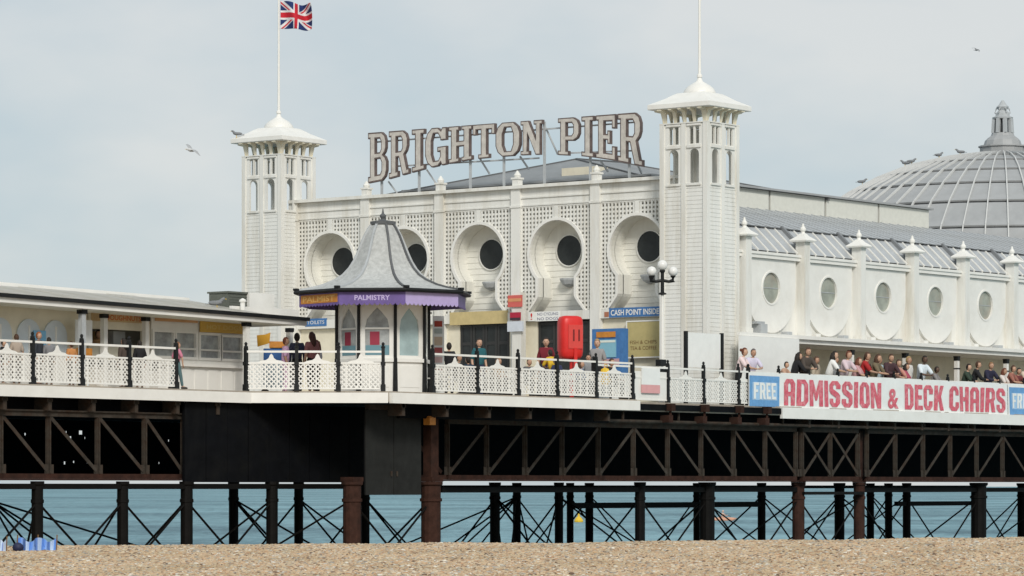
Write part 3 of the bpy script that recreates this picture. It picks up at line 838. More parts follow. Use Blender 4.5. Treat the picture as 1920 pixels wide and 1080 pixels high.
# pilasters with finials, parapet, mouldings
for i, c in enumerate(PC):
    m = MB(); m.box(EX - 0.12, c - 0.19, 0, EX + 0.2, c + 0.19, 7.52); m.box(EX - 0.15, c - 0.22, 6.82, EX - 0.05, c + 0.22, 6.9); m.build('pilaster', WHITE, ent)
    if 0 < i < 5:
        m = MB(); m.box(EX - 0.13, c - 0.12, 7.57, EX + 0.13, c + 0.12, 7.78); m.box(EX - 0.16, c - 0.16, 7.781, EX + 0.16, c + 0.16, 7.84); m.lathe([(0.10, 0), (0.13, 0.08), (0.07, 0.17), (0.02, 0.24)], 10, (EX, c, 7.84)); m.build('finial', WHITE, ent)
m = MB(); m.box(EX - 0.02, PC[0] - 0.1, 6.80, EX + 0.25, PC[5] + 0.1, 7.45); m.build('parapet', WHITE, ent)
m = MB(); m.box(EX - 0.20, PC[0] - 0.15, 7.455, EX + 0.3, PC[5] + 0.15, 7.565); m.build('parapet_coping', WHITE, ent)
m = MB(); m.box(EX - 0.06, PC[0], 7.12, EX - 0.021, PC[5], 7.17); m.box(EX - 0.05, PC[0], 6.86, EX - 0.021, PC[5], 6.91); m.build('parapet_moulding', WHITE, ent)
# ground floor
m = MB(); m.box(EX - 0.06, PC[0], 3.0, EX + 0.22, PC[5], 3.3); m.build('lintel', WHITE, ent)
for a, b in ((PC[0], 5.35), (7.52, 8.7), (10.85, 12.4), (15.0, PC[5])):
    m = MB(); m.box(EX + 0.1, a, 0, EX + 0.25, b, 2.99); m.build('front_wall', CREAM, ent)
def doors(y0, y1, n):
    wd = (y1 - y0) / n
    for k in range(n):
        a, b = y0 + k * wd, y0 + (k + 1) * wd
        m = MB(); m.prism([(a + .01, 0), (b - .01, 0), (b - .01, 2.95), (a + .01, 2.95)], YX, EX + 0.12, EX + 0.18, [[(a + .1, .25), (b - .1, .25), (b - .1, 2.25), (a + .1, 2.25)], [(a + .1, 2.36), (b - .1, 2.36), (b - .1, 2.86), (a + .1, 2.86)]])
        dl = m.build('door_leaf', paint((0.035, 0.035, 0.034), 0.5), ent)
        m = MB(); m.box(EX + 0.14, a + .08, .2, EX + 0.16, b - .08, 2.9); m.build('door_glass', DARKGLASS, dl)
        m = MB(); m.box(EX + 0.07, b - .09, .95, EX + 0.115, b - .06, 1.25); m.build('handle', STEEL, dl)
doors(8.72, 10.84, 4); doors(5.36, 7.5, 3); doors(12.42, 14.98, 4)
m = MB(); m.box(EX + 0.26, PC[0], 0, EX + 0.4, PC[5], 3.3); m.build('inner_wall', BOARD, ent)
def sign(name, label, mt, pa, pb, x=EX - 0.075, t=0.04, txt=None, tmat=None, th=0.6, tw=0.9, cat='sign', fat=0.0, frame=None):
    (ya, za), (yb, zb) = on_x(*pa, x), on_x(*pb, x)
    y0, y1, z0, z1 = min(ya, yb), max(ya, yb), min(za, zb), max(za, zb)
    tg = thing(name, label, cat, (x, (y0 + y1) / 2, z0))
    m = MB(); m.box(x, y0, z0, x + t, y1, z1); m.build('panel', mt, tg)
    if frame:
        m = MB(); m.prism([(y0 - .04, z0 - .04), (y1 + .04, z0 - .04), (y1 + .04, z1 + .04), (y0 - .04, z1 + .04)], YX, x - .015, x + t + .01, [[(y0, z0), (y1, z0), (y1, z1), (y0, z1)]]); m.build('frame', frame, tg)
    if txt:
        rowsT = txt if isinstance(txt, list) else [txt]
        H = (z1 - z0) / len(rowsT)
        for k, s in enumerate(rowsT):
            if not s: continue
            zb0 = z1 - (k + 1) * H + H * (1 - th) / 2; W = (y1 - y0) * tw
            text_mesh(s, lambda a, b, d: (x - d, (y0 + y1) / 2 + W / 2 - a, zb0 + b), W, H * th, 0.004, fat).build('lettering', tmat, tg)
    return tg
sign('fascia_sign', 'long tan signboard over the dark entrance doors', TAN, (843, 586), (951, 606))
sign('fascia_sign', 'blue signboard with white letters beside the near tower', BLUES, (1142, 578), (1239, 592), txt='CASH POINT INSIDE', tmat=WHITE2, th=0.62, tw=0.93, fat=0.02)
sign('fascia_sign', 'small blue signboard behind the kiosk, above the seated people', BLUES, (572, 598), (612, 611), txt='TOILETS', tmat=WHITE2, th=0.45, tw=0.8)
sign('fascia_sign', 'white signboard with dark letters over the second entrance', VINYL, (1004, 585), (1050, 601), txt=['NO CYCLING', 'NO DOGS'], tmat=paint((0.1, 0.1, 0.2)), th=0.6, tw=0.85)
sign('notice', 'small white notice with a red mark left of the lettered white signboard', VINYL, (990, 585), (1003, 602), txt='!', tmat=RED, th=0.7, tw=0.25)
sign('notice', 'small brown square notice left of the blue signboard', paint((0.40, 0.16, 0.09)), (1133, 585), (1141, 594))
sign('poster', 'large cream poster with brown lines of print beside the near tower', CREAMP, (1176, 604), (1237, 668), txt=['', '', '', 'FISH & CHIPS', 'TEA & COFFEE', ''], tmat=BROWN, th=0.62, tw=0.82, cat='poster', frame=WHITE2)
# low hipped roof behind the parapet
m = MB()
e = [(2.3, 3.9, 7.7), (13.5, 3.9, 7.7), (13.5, 15.2, 7.7), (2.3, 15.2, 7.7), (6.1, 9.7, 8.92), (8.0, 9.2, 8.92)]
m.quad(e[0], e[3], e[4]); m.quad(e[0], e[4], e[5], e[1]); m.quad(e[1], e[5], e[2]); m.quad(e[3], e[2], e[5], e[4])
m.build('hipped_roof', ROOFGREY, ent)
m = MB(); m.bar(e[0], e[4], 0.08); m.bar(e[3], e[4], 0.08); m.bar(e[4], e[5], 0.1); m.bar(e[1], e[5], 0.08); m.build('roof_hip', LEADDARK, ent)
m = MB(); m.box(1.2, PC[0], 7.3, 2.29, PC[5], 7.36); m.build('roof_gutter', LEAD, ent)
m = MB(); m.box(3.5, 7.0, 7.9, 4.4, 8.4, 8.35); m.build('roof_housing', CREAM, ent)

# ------------------------------------------------------------------ big roof lettering
def slab(ch):
    s, t = 2.0, 1.25      # stem, serif thickness (units: 10 high)
    o, h = [], []
    if ch == 'I':
        o = [(0,0),(4,0),(4,t),(3,t),(3,10-t),(4,10-t),(4,10),(0,10),(0,10-t),(1,10-t),(1,t),(0,t)]; wd = 4
    elif ch == 'H':
        o = [(0,0),(3.6,0),(3.6,t),(2.9,t),(2.9,4.3),(5.1,4.3),(5.1,t),(4.4,t),(4.4,0),(8,0),(8,t),(7.2,t),(7.2,10-t),(8,10-t),(8,10),(4.4,10),(4.4,10-t),(5.1,10-t),(5.1,5.8),(2.9,5.8),(2.9,10-t),(3.6,10-t),(3.6,10),(0,10),(0,10-t),(.8,10-t),(.8,t),(0,t)]; wd = 8
    elif ch == 'T':
        o = [(2,0),(6,0),(6,t),(5.05,t),(5.05,8.4),(6.7,8.4),(6.7,6.9),(8,6.9),(8,10),(0,10),(0,6.9),(1.3,6.9),(1.3,8.4),(2.95,8.4),(2.95,t),(2,t)]; wd = 8
    elif ch == 'O':
        o = [(2.2,0),(5.8,0),(7.3,1.3),(8,3.2),(8,6.8),(7.3,8.7),(5.8,10),(2.2,10),(.7,8.7),(0,6.8),(0,3.2),(.7,1.3)]
        h = [[(3,1.5),(5,1.5),(5.7,3.4),(5.7,6.6),(5,8.5),(3,8.5),(2.3,6.6),(2.3,3.4)]]; wd = 8
    elif ch == 'N':
        o = [(0,0),(3.3,0),(3.3,t),(2.5,t),(2.5,6.6),(5.6,0),(7.4,0),(7.4,10-t),(8.2,10-t),(8.2,10),(4.9,10),(4.9,10-t),(5.7,10-t),(5.7,4.2),(3,10),(0,10),(0,10-t),(.8,10-t),(.8,t),(0,t)]; wd = 8.2
    elif ch == 'P':
        o = [(0,0),(3.8,0),(3.8,t),(2.9,t),(2.9,3.9),(5.4,3.9),(6.8,4.6),(7.5,5.8),(7.5,8.1),(6.8,9.3),(5.4,10),(0,10),(0,10-t),(.8,10-t),(.8,t),(0,t)]
        h = [[(2.9,5.3),(4.8,5.3),(5.4,6),(5.4,7.9),(4.8,8.6),(2.9,8.6)]]; wd = 7.5
    elif ch == 'E':
        o = [(0,0),(7,0),(7,3.1),(5.7,3.1),(5.7,1.5),(2.9,1.5),(2.9,4.35),(4.1,4.35),(4.1,3.5),(5.2,3.5),(5.2,6.5),(4.1,6.5),(4.1,5.7),(2.9,5.7),(2.9,8.5),(5.7,8.5),(5.7,6.9),(7,6.9),(7,10),(0,10),(0,10-t),(.8,10-t),(.8,t),(0,t)]; wd = 7
    elif ch == 'B':
        o = [(0,0),(5.6,0),(7,.8),(7.6,2),(7.6,3.9),(6.9,4.9),(6.1,5.3),(6.8,5.8),(7.3,6.7),(7.3,8.2),(6.8,9.3),(5.5,10),(0,10),(0,10-t),(.8,10-t),(.8,t),(0,t)]
        h = [[(2.9,1.4),(4.9,1.4),(5.5,2.1),(5.5,3.8),(4.9,4.6),(2.9,4.6)], [(2.9,5.9),(4.8,5.9),(5.3,6.5),(5.3,8),(4.8,8.7),(2.9,8.7)]]; wd = 7.6
    elif ch == 'R':
        o = [(0,0),(3.7,0),(3.7,t),(2.9,t),(2.9,4.2),(3.9,4.2),(5.4,0),(8,0),(8,t),(7.1,t),(6,4.6),(6.9,5.4),(7.4,6.5),(7.4,8.1),(6.8,9.3),(5.5,10),(0,10),(0,10-t),(.8,10-t),(.8,t),(0,t)]
        h = [[(2.9,5.5),(4.8,5.5),(5.3,6.1),(5.3,7.9),(4.8,8.6),(2.9,8.6)]]; wd = 8
    elif ch == 'G':
        o = [(2.4,0),(4.6,0),(5.6,.9),(6,0),(7.7,0),(7.7,5),(4.4,5),(4.4,3.7),(5.4,3.7),(5.4,2.4),(4.8,1.5),(3,1.5),(2.3,3.3),(2.3,6.7),(3,8.5),(4.6,8.5),(5.5,7.3),(5.5,6.6),(7.7,6.6),(7.7,10),(6.2,10),(5.7,9.2),(4.6,10),(2.4,10),(.8,8.7),(0,6.8),(0,3.2),(.8,1.3)]; wd = 7.7
    return o, h, wd
def inset(poly, d):
    """move every edge inward by d (outer CCW -> shrink, hole given CCW -> pass -d)"""
    n = len(poly)
    area = sum(poly[i][0] * poly[(i + 1) % n][1] - poly[(i + 1) % n][0] * poly[i][1] for i in range(n))
    sg = 1 if area > 0 else -1
    res = []
    for i in range(n):
        p0, p1, p2 = Vector(poly[i - 1]), Vector(poly[i]), Vector(poly[(i + 1) % n])
        a, b = (p1 - p0).normalized(), (p2 - p1).normalized()
        na, nb = Vector((-a.y, a.x)) * sg, Vector((-b.y, b.x)) * sg
        k = na + nb
        k = k / max(0.35, k.dot(na)) if k.length > 1e-6 else na
        res.append((p1.x + k.x * d, p1.y + k.y * d))
    return res
SX = 1.3
LET = [('B', 692, 727), ('R', 731, 769), ('I', 774, 798), ('G', 799, 839), ('H', 843, 887), ('T', 888, 930), ('O', 931, 977), ('N', 978, 1019), ('P', 1048, 1088), ('I', 1092, 1115), ('E', 1119, 1156), ('R', 1160, 1207)]
BOT = [(692, 344), (727, 337), (770, 325), (799, 317), (840, 308), (887, 299), (930, 295), (960, 292), (1019, 290), (1050, 291), (1090, 293), (1117, 296), (1156, 302), (1207, 313)]
def bot(px):
    for (a, za), (b, zb) in zip(BOT, BOT[1:]):
        if a <= px <= b: return za + (zb - za) * (px - a) / (b - a)
def top(px): return 249.5 + (210 - 249.5) * (px - 692) / (1207 - 692)
pier_sign = thing('roof_sign', 'arched row of large slab letters reading BRIGHTON PIER on the entrance roof', 'sign', (SX, 9.3, 7.57))
for ch, a, b in LET:
    o, h, wd = slab(ch)
    pts = [o] + h
    (ya, _), (yb, _) = on_x(a, 280, SX), on_x(b, 280, SX)
    za, zb = on_x(a, bot(a), SX)[1], on_x(b, bot(b), SX)[1]
    ta, tb = on_x(a, top(a), SX)[1], on_x(b, top(b), SX)[1]
    def W(p, q, d):
        k, v = p / wd, q / 10
        lo, hi = za + (zb - za) * k, ta + (tb - ta) * k
        return (SX + d, ya + (yb - ya) * k, lo + (hi - lo) * v)
    m = MB(); m.prism(o, W, -0.06, 0.06, h); lt = m.build('letter', RIM, pier_sign)
    m = MB(); m.prism(inset(o, 0.30), W, -0.064, -0.05, [inset(q, -0.30) for q in h], back=False); m.build('letter_face', LETTER, lt)
def sz(px, py, x=SX + 0.14): y, z = on_x(px, py, x); return (x, y, z)
for px, p0 in ((716, 338), (786, 320), (882, 298), (945, 291), (1021, 228), (1107, 293), (1180, 305)):
    m = MB(); a = sz(px, p0); m.bar((a[0], a[1], 7.4), a, 0.07); m.build('sign_post', STEEL, pier_sign)
for (a, za), (b, zb) in (((728, 340), (752, 372)), ((800, 318), (826, 356)), ((899, 296), (918, 326)), ((975, 293), (992, 318)), ((1020, 232), (1046, 290)), ((1125, 300), (1140, 322)), ((1196, 310), (1203, 325))):
    m = MB(); p = sz(a, za); q = sz(b, zb, SX + 0.5); m.bar(p, q, 0.05); m.build('sign_brace', STEEL, pier_sign)
for a, b, dz in ((695, 1019, 0), (1019, 1204, 0)):
    m = MB(); p, q = sz(a, top(a) + 18), sz(b, top(b) + 18); m.bar(p, q, 0.05); p, q = sz(a + 40, top(a + 40) + 66), sz(b - 8, top(b) + 72); m.bar(p, q, 0.05); m.build('sign_rail', STEEL, pier_sign)

# ------------------------------------------------------------------ sea side gallery
GP = 3.51
GX = [2.14 + GP * i for i in range(9)]
gal = thing('gallery_building', 'long white side gallery with round windows and a glazed lean-to roof', 'building', (1.9, 0, 0))
XE = GX[-1]
XZ = lambda a, b, d: (a, d, b)
m = MB(); m.box(1.76, -0.55, 2.16, XE, 1.7, 2.40); m.build('balcony_floor', WHITE2, gal)
m = MB(); m.box(on_y(1387, 630, -0.66)[0], -0.66, 2.30, XE, -0.551, 2.42); m.build('cornice', WHITE2, gal)
m = MB(); m.box(1.77, 0.17, 2.401, XE, 0.32, 5.05); m.build('upper_wall', WHITE, gal)
m = MB(); m.box(1.77, -0.06, 5.051, XE, 0.34, 5.14); m.box(1.77, -0.02, 4.93, XE, 0.169, 5.05); m.build('ledge', WHITE2, gal)
m = MB(); m.box(4.4, 1.7, 0, XE, 1.85, 2.158); m.build('shop_wall', CREAM, gal)
m = MB(); m.box(on_y(1388, 650, -0.74)[0], -0.74, 0.0, 4.30, -0.67, 2.29); m.build('side_panel', VINYL, gal)
for i, x in enumerate(GX[:-1]):
    c = x + GP / 2 - 0.03
    m = MB(); R0 = 1.48; zc = 3.98; n = 24
    pl = [(c + R0, 4.92), (c - R0, 4.92)] + [(c + R0 * math.cos(PI + PI * k / n), zc + R0 * math.sin(PI + PI * k / n)) for k in range(n + 1)]
    hole = [(c + 0.53 * math.cos(2*PI*k/28), zc + 0.53 * math.sin(2*PI*k/28)) for k in range(28)]
    m.prism(pl, XZ, 0.07, 0.165, [hole]); m.build('wall_panel', WHITE2, gal)
    m = MB(); m.tube([(c, 0.13, zc), (c, 0.165, zc)], 0.53, 28); wd_ = m.build('round_window', GLASS2, gal)
    m = MB(); m.prism([(c + 0.565 * math.cos(2*PI*k/28), zc + 0.565 * math.sin(2*PI*k/28)) for k in range(28)], XZ, 0.045, 0.129, [[(c + 0.51 * math.cos(2*PI*k/28), zc + 0.51 * math.sin(2*PI*k/28)) for k in range(28)]]); m.build('frame', WHITE2, wd_)
    m = MB(); m.box(c - 0.5, 0.115, zc - 0.012, c + 0.5, 0.128, zc + 0.012); m.build('glazing_bar', STEEL, wd_)
for i, x in enumerate(GX):
    m = MB(); m.box(x - 0.16, -0.20, 2.421, x + 0.16, 0.169, 5.58); m.box(x - 0.20, -0.23, 2.422, x + 0.20, 0.05, 2.6); m.build('pier', WHITE, gal)
    m = MB(); m.lathe([(0.31, 5.581), (0.33, 5.63), (0.31, 5.66), (0.15, 5.78), (0.09, 5.86)], 4, (x, -0.02, 0), PI/4, True); m.lathe([(0.09, 5.84), (0.06, 5.92), (0.10, 5.97), (0.10, 6.03), (0.05, 6.10), (0.03, 6.20)], 10, (x, -0.02, 0)); m.build('finial', WHITE2, gal)
for i in range(8):
    x = 4.65 + GP * i - 0.02
    m = MB(); m.box(x - 0.07, -0.42, 0, x + 0.07, -0.28, 1.899); m.build('post', WHITE2, gal)
    m = MB(); m.box(x - 0.085, -0.435, 1.90, x + 0.085, -0.265, 2.02); m.box(x - 0.085, -0.44, 1.60, x + 0.085, -0.26, 1.64); m.box(x - 0.09, -0.445, 2.021, x + 0.09, -0.255, 2.06); m.build('post_capital', BLACK, gal)
for i in range(11):
    x = 2.9 + i * 1.75
    m = MB(); m.box(x - 0.14, -0.15, 2.421, x + 0.14, 0.1, 2.56); m.build('floor_block', STEEL if i % 2 else WHITE2, gal)
u, z = on_y(1428, 600, -0.2)
m = MB(); m.box(u - 0.2, -0.3, 2.425, u + 0.2, 0.05, 2.75); m.box(u - 0.35, -0.25, 2.751, u + 0.12, -0.05, 2.83); m.build('floodlight', STEEL, gal)
# glazed roof, pane by pane
pw = GP / 6
A_, B_, C_ = Vector((0, 0.05, 5.15)), Vector((0, 1.0, 6.05)), Vector((0, 4.0, 7.08))
def pane_mesh(a, b, nm):
    mm = MB(); n_ = Vector((0, -(b.z - a.z), b.y - a.y)).normalized() * 0.02
    q = [(0.03, a.y, a.z), (pw - 0.03, a.y, a.z), (pw - 0.03, b.y, b.z), (0.03, b.y, b.z)]
    mm.quad(*q); mm.quad(*[(x, y + n_.y, z + n_.z) for x, y, z in q][::-1])
    for k in range(4):
        p, r_ = q[k], q[(k + 1) % 4]
        mm.quad(p, r_, (r_[0], r_[1] + n_.y, r_[2] + n_.z), (p[0], p[1] + n_.y, p[2] + n_.z))
    return mm.mesh(nm, PANE)
lo = pane_mesh(A_ + (B_ - A_) * 0.04, A_ + (B_ - A_) * 0.98, 'pane_low'); hi = pane_mesh(B_ + (C_ - B_) * 0.03, C_, 'pane_high')
mm = MB(); mm.bar((0, A_.y, A_.z + 0.03), (0, B_.y, B_.z + 0.03), 0.045, 0.07); b1 = mm.mesh('bar', WHITE2)
mm = MB(); mm.bar((0, B_.y, B_.z + 0.02), (0, C_.y, C_.z + 0.02), 0.04, 0.05); b2 = mm.mesh('bar_high', PANE)
mm = MB(); mm.bar((0, A_.y - 0.03, A_.z + 0.06), (0, B_.y, B_.z + 0.08), 0.13, 0.14); b3 = mm.mesh('rafter', paint((0.20, 0.21, 0.22)))
for i in range(48):
    x = 1.9 + i * pw - 1.9
    j1 = random.uniform(-0.006, 0.006)
    inst(lo, 'roof_pane', gal, (x, 0, j1)); inst(hi, 'roof_pane', gal, (x, 0, -j1))
    if i % 6 == 1: inst(b3, 'rafter', gal, (x - 0.12, 0, 0))
    inst(b1, 'roof_bar', gal, (x, 0, 0)); inst(b2, 'roof_bar', gal, (x, 0, 0))
m = MB(); m.box(1.8, 0.95, 5.98, XE, 1.08, 6.04); m.box(1.8, 0.93, 6.07, XE, 1.02, 6.10); m.build('purlin', LEADDARK, gal)
m = MB(); m.quad((1.8, 0.1, 5.10), (XE, 0.1, 5.10), (XE, 1.03, 5.97), (1.8, 1.03, 5.97)); m.quad((1.8, 1.03, 5.97), (XE, 1.03, 5.97), (XE, 4.05, 6.98), (1.8, 4.05, 6.98)); m.build('roof_lining', LEADDARK, gal)
# raised middle of the roof, panel by panel
HX0, HX1 = 2.5, 20.6
m = MB(); m.box(HX0, 4.06, 6.6, HX1, 14.5, 7.78); m.build('clerestory_core', LEADDARK, gal)
nb = 5; wd = (HX1 - HX0) / nb
for i in range(nb):
    m = MB(); m.box(HX0 + i * wd + 0.06, 3.99, 7.10, HX0 + (i + 1) * wd - 0.06, 4.05, 7.76); m.build('clerestory_panel', paint((0.66, 0.66, 0.60), 0.6), gal)
m = MB(); m.box(HX0 - 0.1, 3.86, 7.781, HX1 + 0.1, 14.6, 7.85); m.build('clerestory_coping', LEAD, gal)
m = MB(); m.box(HX1 + 0.001, 4.2, 6.4, HX1 + 0.12, 14, 7.7); m.build('clerestory_end', WHITE2, gal)

# ------------------------------------------------------------------ domed hall
DC = Vector((36.6, 9.95, 0))
dome = thing('domed_hall', 'big shallow grey dome with ribs and a small lantern behind the gallery roof', 'dome', (DC.x, DC.y, 0))
prof = [(1.25, 11.36), (2.6, 11.17), (4.04, 10.84), (5.3, 10.35), (6.5, 9.72), (7.8, 8.86), (9.0, 7.75), (9.7, 6.7)]
NS = 64
m = MB(); m.lathe([(9.6, 0.0)] + [(r - 0.05, z - 0.05) for r, z in prof[::-1]], NS); m.build('dome_shell', LEADDARK, dome, local=True)
for j in range(len(prof) - 1):
    (r0, z0), (r1, z1) = prof[j], prof[j + 1]
    r0_, z0_ = r0 + (r1 - r0) * 0.085, z0 + (z1 - z0) * 0.085
    hw = PI / NS; mm = MB()
    def Q(r, z, s, k): return ((r + k * 0.4) * math.cos(s * hw * 0.97), (r + k * 0.4) * math.sin(s * hw * 0.97), z + k)
    mm.quad(Q(r1, z1, -1, 0.035), Q(r1, z1, 1, 0.035), Q(r0_, z0_, 1, 0.0), Q(r0_, z0_, -1, 0.0))
    mm.quad(Q(r1, z1, -1, -0.03), Q(r1, z1, 1, -0.03), Q(r1, z1, 1, 0.035), Q(r1, z1, -1, 0.035))
    me = mm.mesh('dome_panel', LEAD)
    step = 2 if j < 1 else 1
    for k in range(0, NS):
        a = 2 * PI * k / NS
        v = Vector((math.cos(a), math.sin(a))).dot(Vector((-CA, -SA)))
        if v > -0.12:
            inst(me, 'dome_panel', dome, (0, 0, 0), (0, 0, a))
mm = MB()
for (r0, z0), (r1, z1) in zip(prof, prof[1:]):
    mm.bar((r0 + 0.02, 0, z0 + 0.05), (r1 + 0.02, 0, z1 + 0.05), 0.05, 0.09)
rib = mm.mesh('dome_rib', paint((0.56, 0.565, 0.555)))
for k in range(NS): inst(rib, 'dome_rib', dome, (0, 0, 0), (0, 0, 2 * PI * (k + 0.5) / NS))
m = MB(); m.lathe([(0.95, 11.25), (0.95, 11.68), (1.02, 11.70), (1.02, 11.76), (0.80, 11.78), (0.74, 11.98), (0.62, 12.1), (0.50, 12.18), (0.45, 12.3)], 12, (0, 0, 0)); ln = m.build('lantern_base', LEAD, dome, local=True)
for k in range(8):
    a = 2 * PI * k / 8
    m = MB(); m.bar((0.40 * math.cos(a), 0.40 * math.sin(a), 12.3), (0.36 * math.cos(a), 0.36 * math.sin(a), 12.9), 0.14); m.build('lantern_column', STEEL, dome, local=True)
m = MB(); m.lathe([(0.22, 12.3), (0.20, 12.9)], 8); m.build('lantern_core', LEADDARK, dome, local=True)
m = MB(); m.lathe([(0.42, 12.9), (0.44, 12.96), (0.30, 13.02), (0.16, 13.1)], 12); m.build('lantern_cap', STEEL, dome, local=True)
m = MB()
for k in range(6):
    a = 2 * PI * k / 6
    m.tube([(0.12 * math.cos(a), 0.12 * math.sin(a), 13.05), (0.32 * math.cos(a), 0.32 * math.sin(a), 13.16), (0.27 * math.cos(a), 0.27 * math.sin(a), 13.32), (0.05 * math.cos(a), 0.05 * math.sin(a), 13.46)], 0.035, 6)
m.sphere((0, 0, 13.5), 0.09, 8, 6); m.lathe([(0.30, 13.0), (0.30, 13.14), (0.17, 13.26), (0.27, 13.40), (0.15, 13.52), (0.05, 13.68)], 10); m.build('lantern_crown', STEEL, dome, local=True)
# ------------------------------------------------------------------ purple kiosk
kx, ky = at(718, 95.3)
K0 = R(180) + math.atan2(SA, CA) + R(17)
kiosk = thing('kiosk', 'eight sided white kiosk with a tall flared slate roof and purple fascia boards', 'kiosk', (kx, ky, 0))
RW, RF, RG = 1.27, 2.34, 2.43
def KC(i, r): a = K0 + i * PI / 4; return (r * math.cos(a), r * math.sin(a))
for i in range(8):
    p, q = Vector(KC(i, RW)), Vector(KC(i + 1, RW)); al = (q - p); W_ = al.length; al.normalize(); nn = Vector((al.y, -al.x))
    def F(a, z, d): return (p.x + al.x * a + nn.x * d, p.y + al.y * a + nn.y * d, z)
    c = W_ / 2
    hole = [(c - 0.33, 0.98), (c + 0.33, 0.98), (c + 0.33, 1.72), (c + 0.28, 1.95), (c + 0.12, 2.15), (c, 2.27), (c - 0.12, 2.15), (c - 0.28, 1.95), (c - 0.33, 1.72)]
    m = MB(); m.prism([(0.0, 0.86), (W_, 0.86), (W_, 2.5), (0.0, 2.5)], F, -0.06, 0.0, [hole]); wl = m.build('wall_panel', WHITE2, kiosk, local=True)
    m = MB(); m.prism([(0.0, -0.02), (W_, -0.02), (W_, 0.859), (0.0, 0.859)], F, -0.06, 0.0); m.prism([(0.02, 0.80), (W_ - 0.02, 0.80), (W_ - 0.02, 0.90), (0.02, 0.90)], F, 0.001, 0.06); m.prism([(0.16, 0.12), (W_ - 0.16, 0.12), (W_ - 0.16, 0.7), (0.16, 0.7)], F, 0.001, 0.012); m.build('dado_panel', WHITE2, kiosk, local=True)
    m = MB(); m.prism([(c - 0.36, 0.95), (c + 0.36, 0.95), (c + 0.36, 2.3), (c - 0.36, 2.3)], F, -0.055, -0.035); gl_ = m.build('window_pane', BLUEGLASS if i in (0, 1) else SHOPGLASS, kiosk, local=True)
    if i in (7, 6, 5):
        m = MB(); m.prism([(c - 0.33, 1.68), (c + 0.33, 1.68), (c + 0.33, 1.73), (c - 0.33, 1.73)], F, -0.034, 0.012); m.build('glazing_bar', WHITE2, kiosk, local=True)
        m = MB(); m.prism([(c - 0.32, 0.99), (c + 0.32, 0.99), (c + 0.32, 1.25), (c - 0.32, 1.25)], F, -0.034, -0.03); m.build('window_card', paint((0.14, 0.27, 0.32)), gl_, local=True)
        m = MB(); m.prism([(c - 0.20, 1.26), (c + 0.06, 1.26), (c + 0.06, 1.62), (c - 0.20, 1.62)], F, -0.034, -0.028); m.build('window_poster', paint((0.30, 0.03, 0.06)), gl_, local=True)
    m = MB(); x, y = KC(i, RW + 0.03); m.lathe([(0.07, -0.02), (0.055, 0.9), (0.045, 0.92), (0.045, 2.3), (0.065, 2.34), (0.065, 2.5)], 8, (x, y, 0)); m.build('post', BLACK, kiosk, local=True)
    # fascia board of this side
    p, q = Vector(KC(i, RF)), Vector(KC(i + 1, RF)); al2 = (q - p); W2 = al2.length; al2.normalize(); n2 = Vector((al2.y, -al2.x))
    def F2(a, z, d): return (p.x + al2.x * a + n2.x * d, p.y + al2.y * a + n2.y * d, z)
    fm = PURPLE_LIT if i == 0 else PURPLE
    m = MB(); m.prism([(0, 2.33), (W2, 2.33), (W2, 2.63), (0, 2.63)], F2, -0.04, 0.0); fb = m.build('fascia_board', fm, kiosk, local=True)
    if i in (0, 7, 1, 6):
        m = MB(); n_ = 13
        for k in range(n_):
            a0, a1 = W2 * k / n_, W2 * (k + 1) / n_; am = (a0 + a1) / 2
            m.prism([(a0, 2.34), (a0 + .02, 2.30), (am, 2.275), (a1 - .02, 2.30), (a1, 2.34)], F2, 0.001, 0.012)
        m.build('scalloped_edge', fm, fb, local=True)
    if i == 6:
        m = MB(); m.prism([(0.08, 2.37), (W2 - 0.06, 2.37), (W2 - 0.06, 2.60), (0.08, 2.60)], F2, 0.001, 0.008); m.build('sign_panel', ORANGE, fb, local=True)
        text_mesh('PALMIST', lambda a, b, d: F2(0.18 + a, 2.40 + b, 0.008 + d), W2 - 0.36, 0.16, 0.004, 0.02).build('lettering', paint((0.72, 0.42, 0.12)), fb, local=True)
    if i == 7:
        text_mesh('PALMISTRY', lambda a, b, d: F2(0.42 + a, 2.41 + b, d), W2 - 0.84, 0.14, 0.004, 0.02).build('lettering', paint((0.52, 0.44, 0.70)), fb, local=True)
# soffit, gutter, roof
m = MB(); m.lathe([(0.4, 2.55), (RF - 0.045, 2.55), (RF - 0.045, 2.60), (0.4, 2.60)], 8, (0, 0, 0), K0); m.build('soffit', CREAM, kiosk, local=True)
m = MB(); m.lathe([(RF - 0.1, 2.632), (RG + 0.05, 2.64), (RG + 0.08, 2.68), (RG + 0.05, 2.735), (RF - 0.1, 2.735)], 8, (0, 0, 0), K0); m.build('gutter', BLACK, kiosk, local=True)
kp = [(2.34, 2.74), (2.02, 2.80), (1.68, 2.89), (1.34, 3.03), (1.12, 3.17), (0.94, 3.36), (0.81, 3.56), (0.70, 3.79), (0.60, 4.04), (0.50, 4.27), (0.39, 4.46), (0.29, 4.60)]
st = []
for (r0, z0), (r1, z1) in zip(kp, kp[1:]):
    for k in range(3):
        a, b = k / 3, (k + 1) / 3
        st += [(r0 + (r1 - r0) * a, z0 + (z1 - z0) * a), (r0 + (r1 - r0) * b + 0.014, z0 + (z1 - z0) * b)]
m = MB(); m.lathe(st, 8, (0, 0, 0), K0); m.build('slate_roof', SLATE, kiosk, local=True)
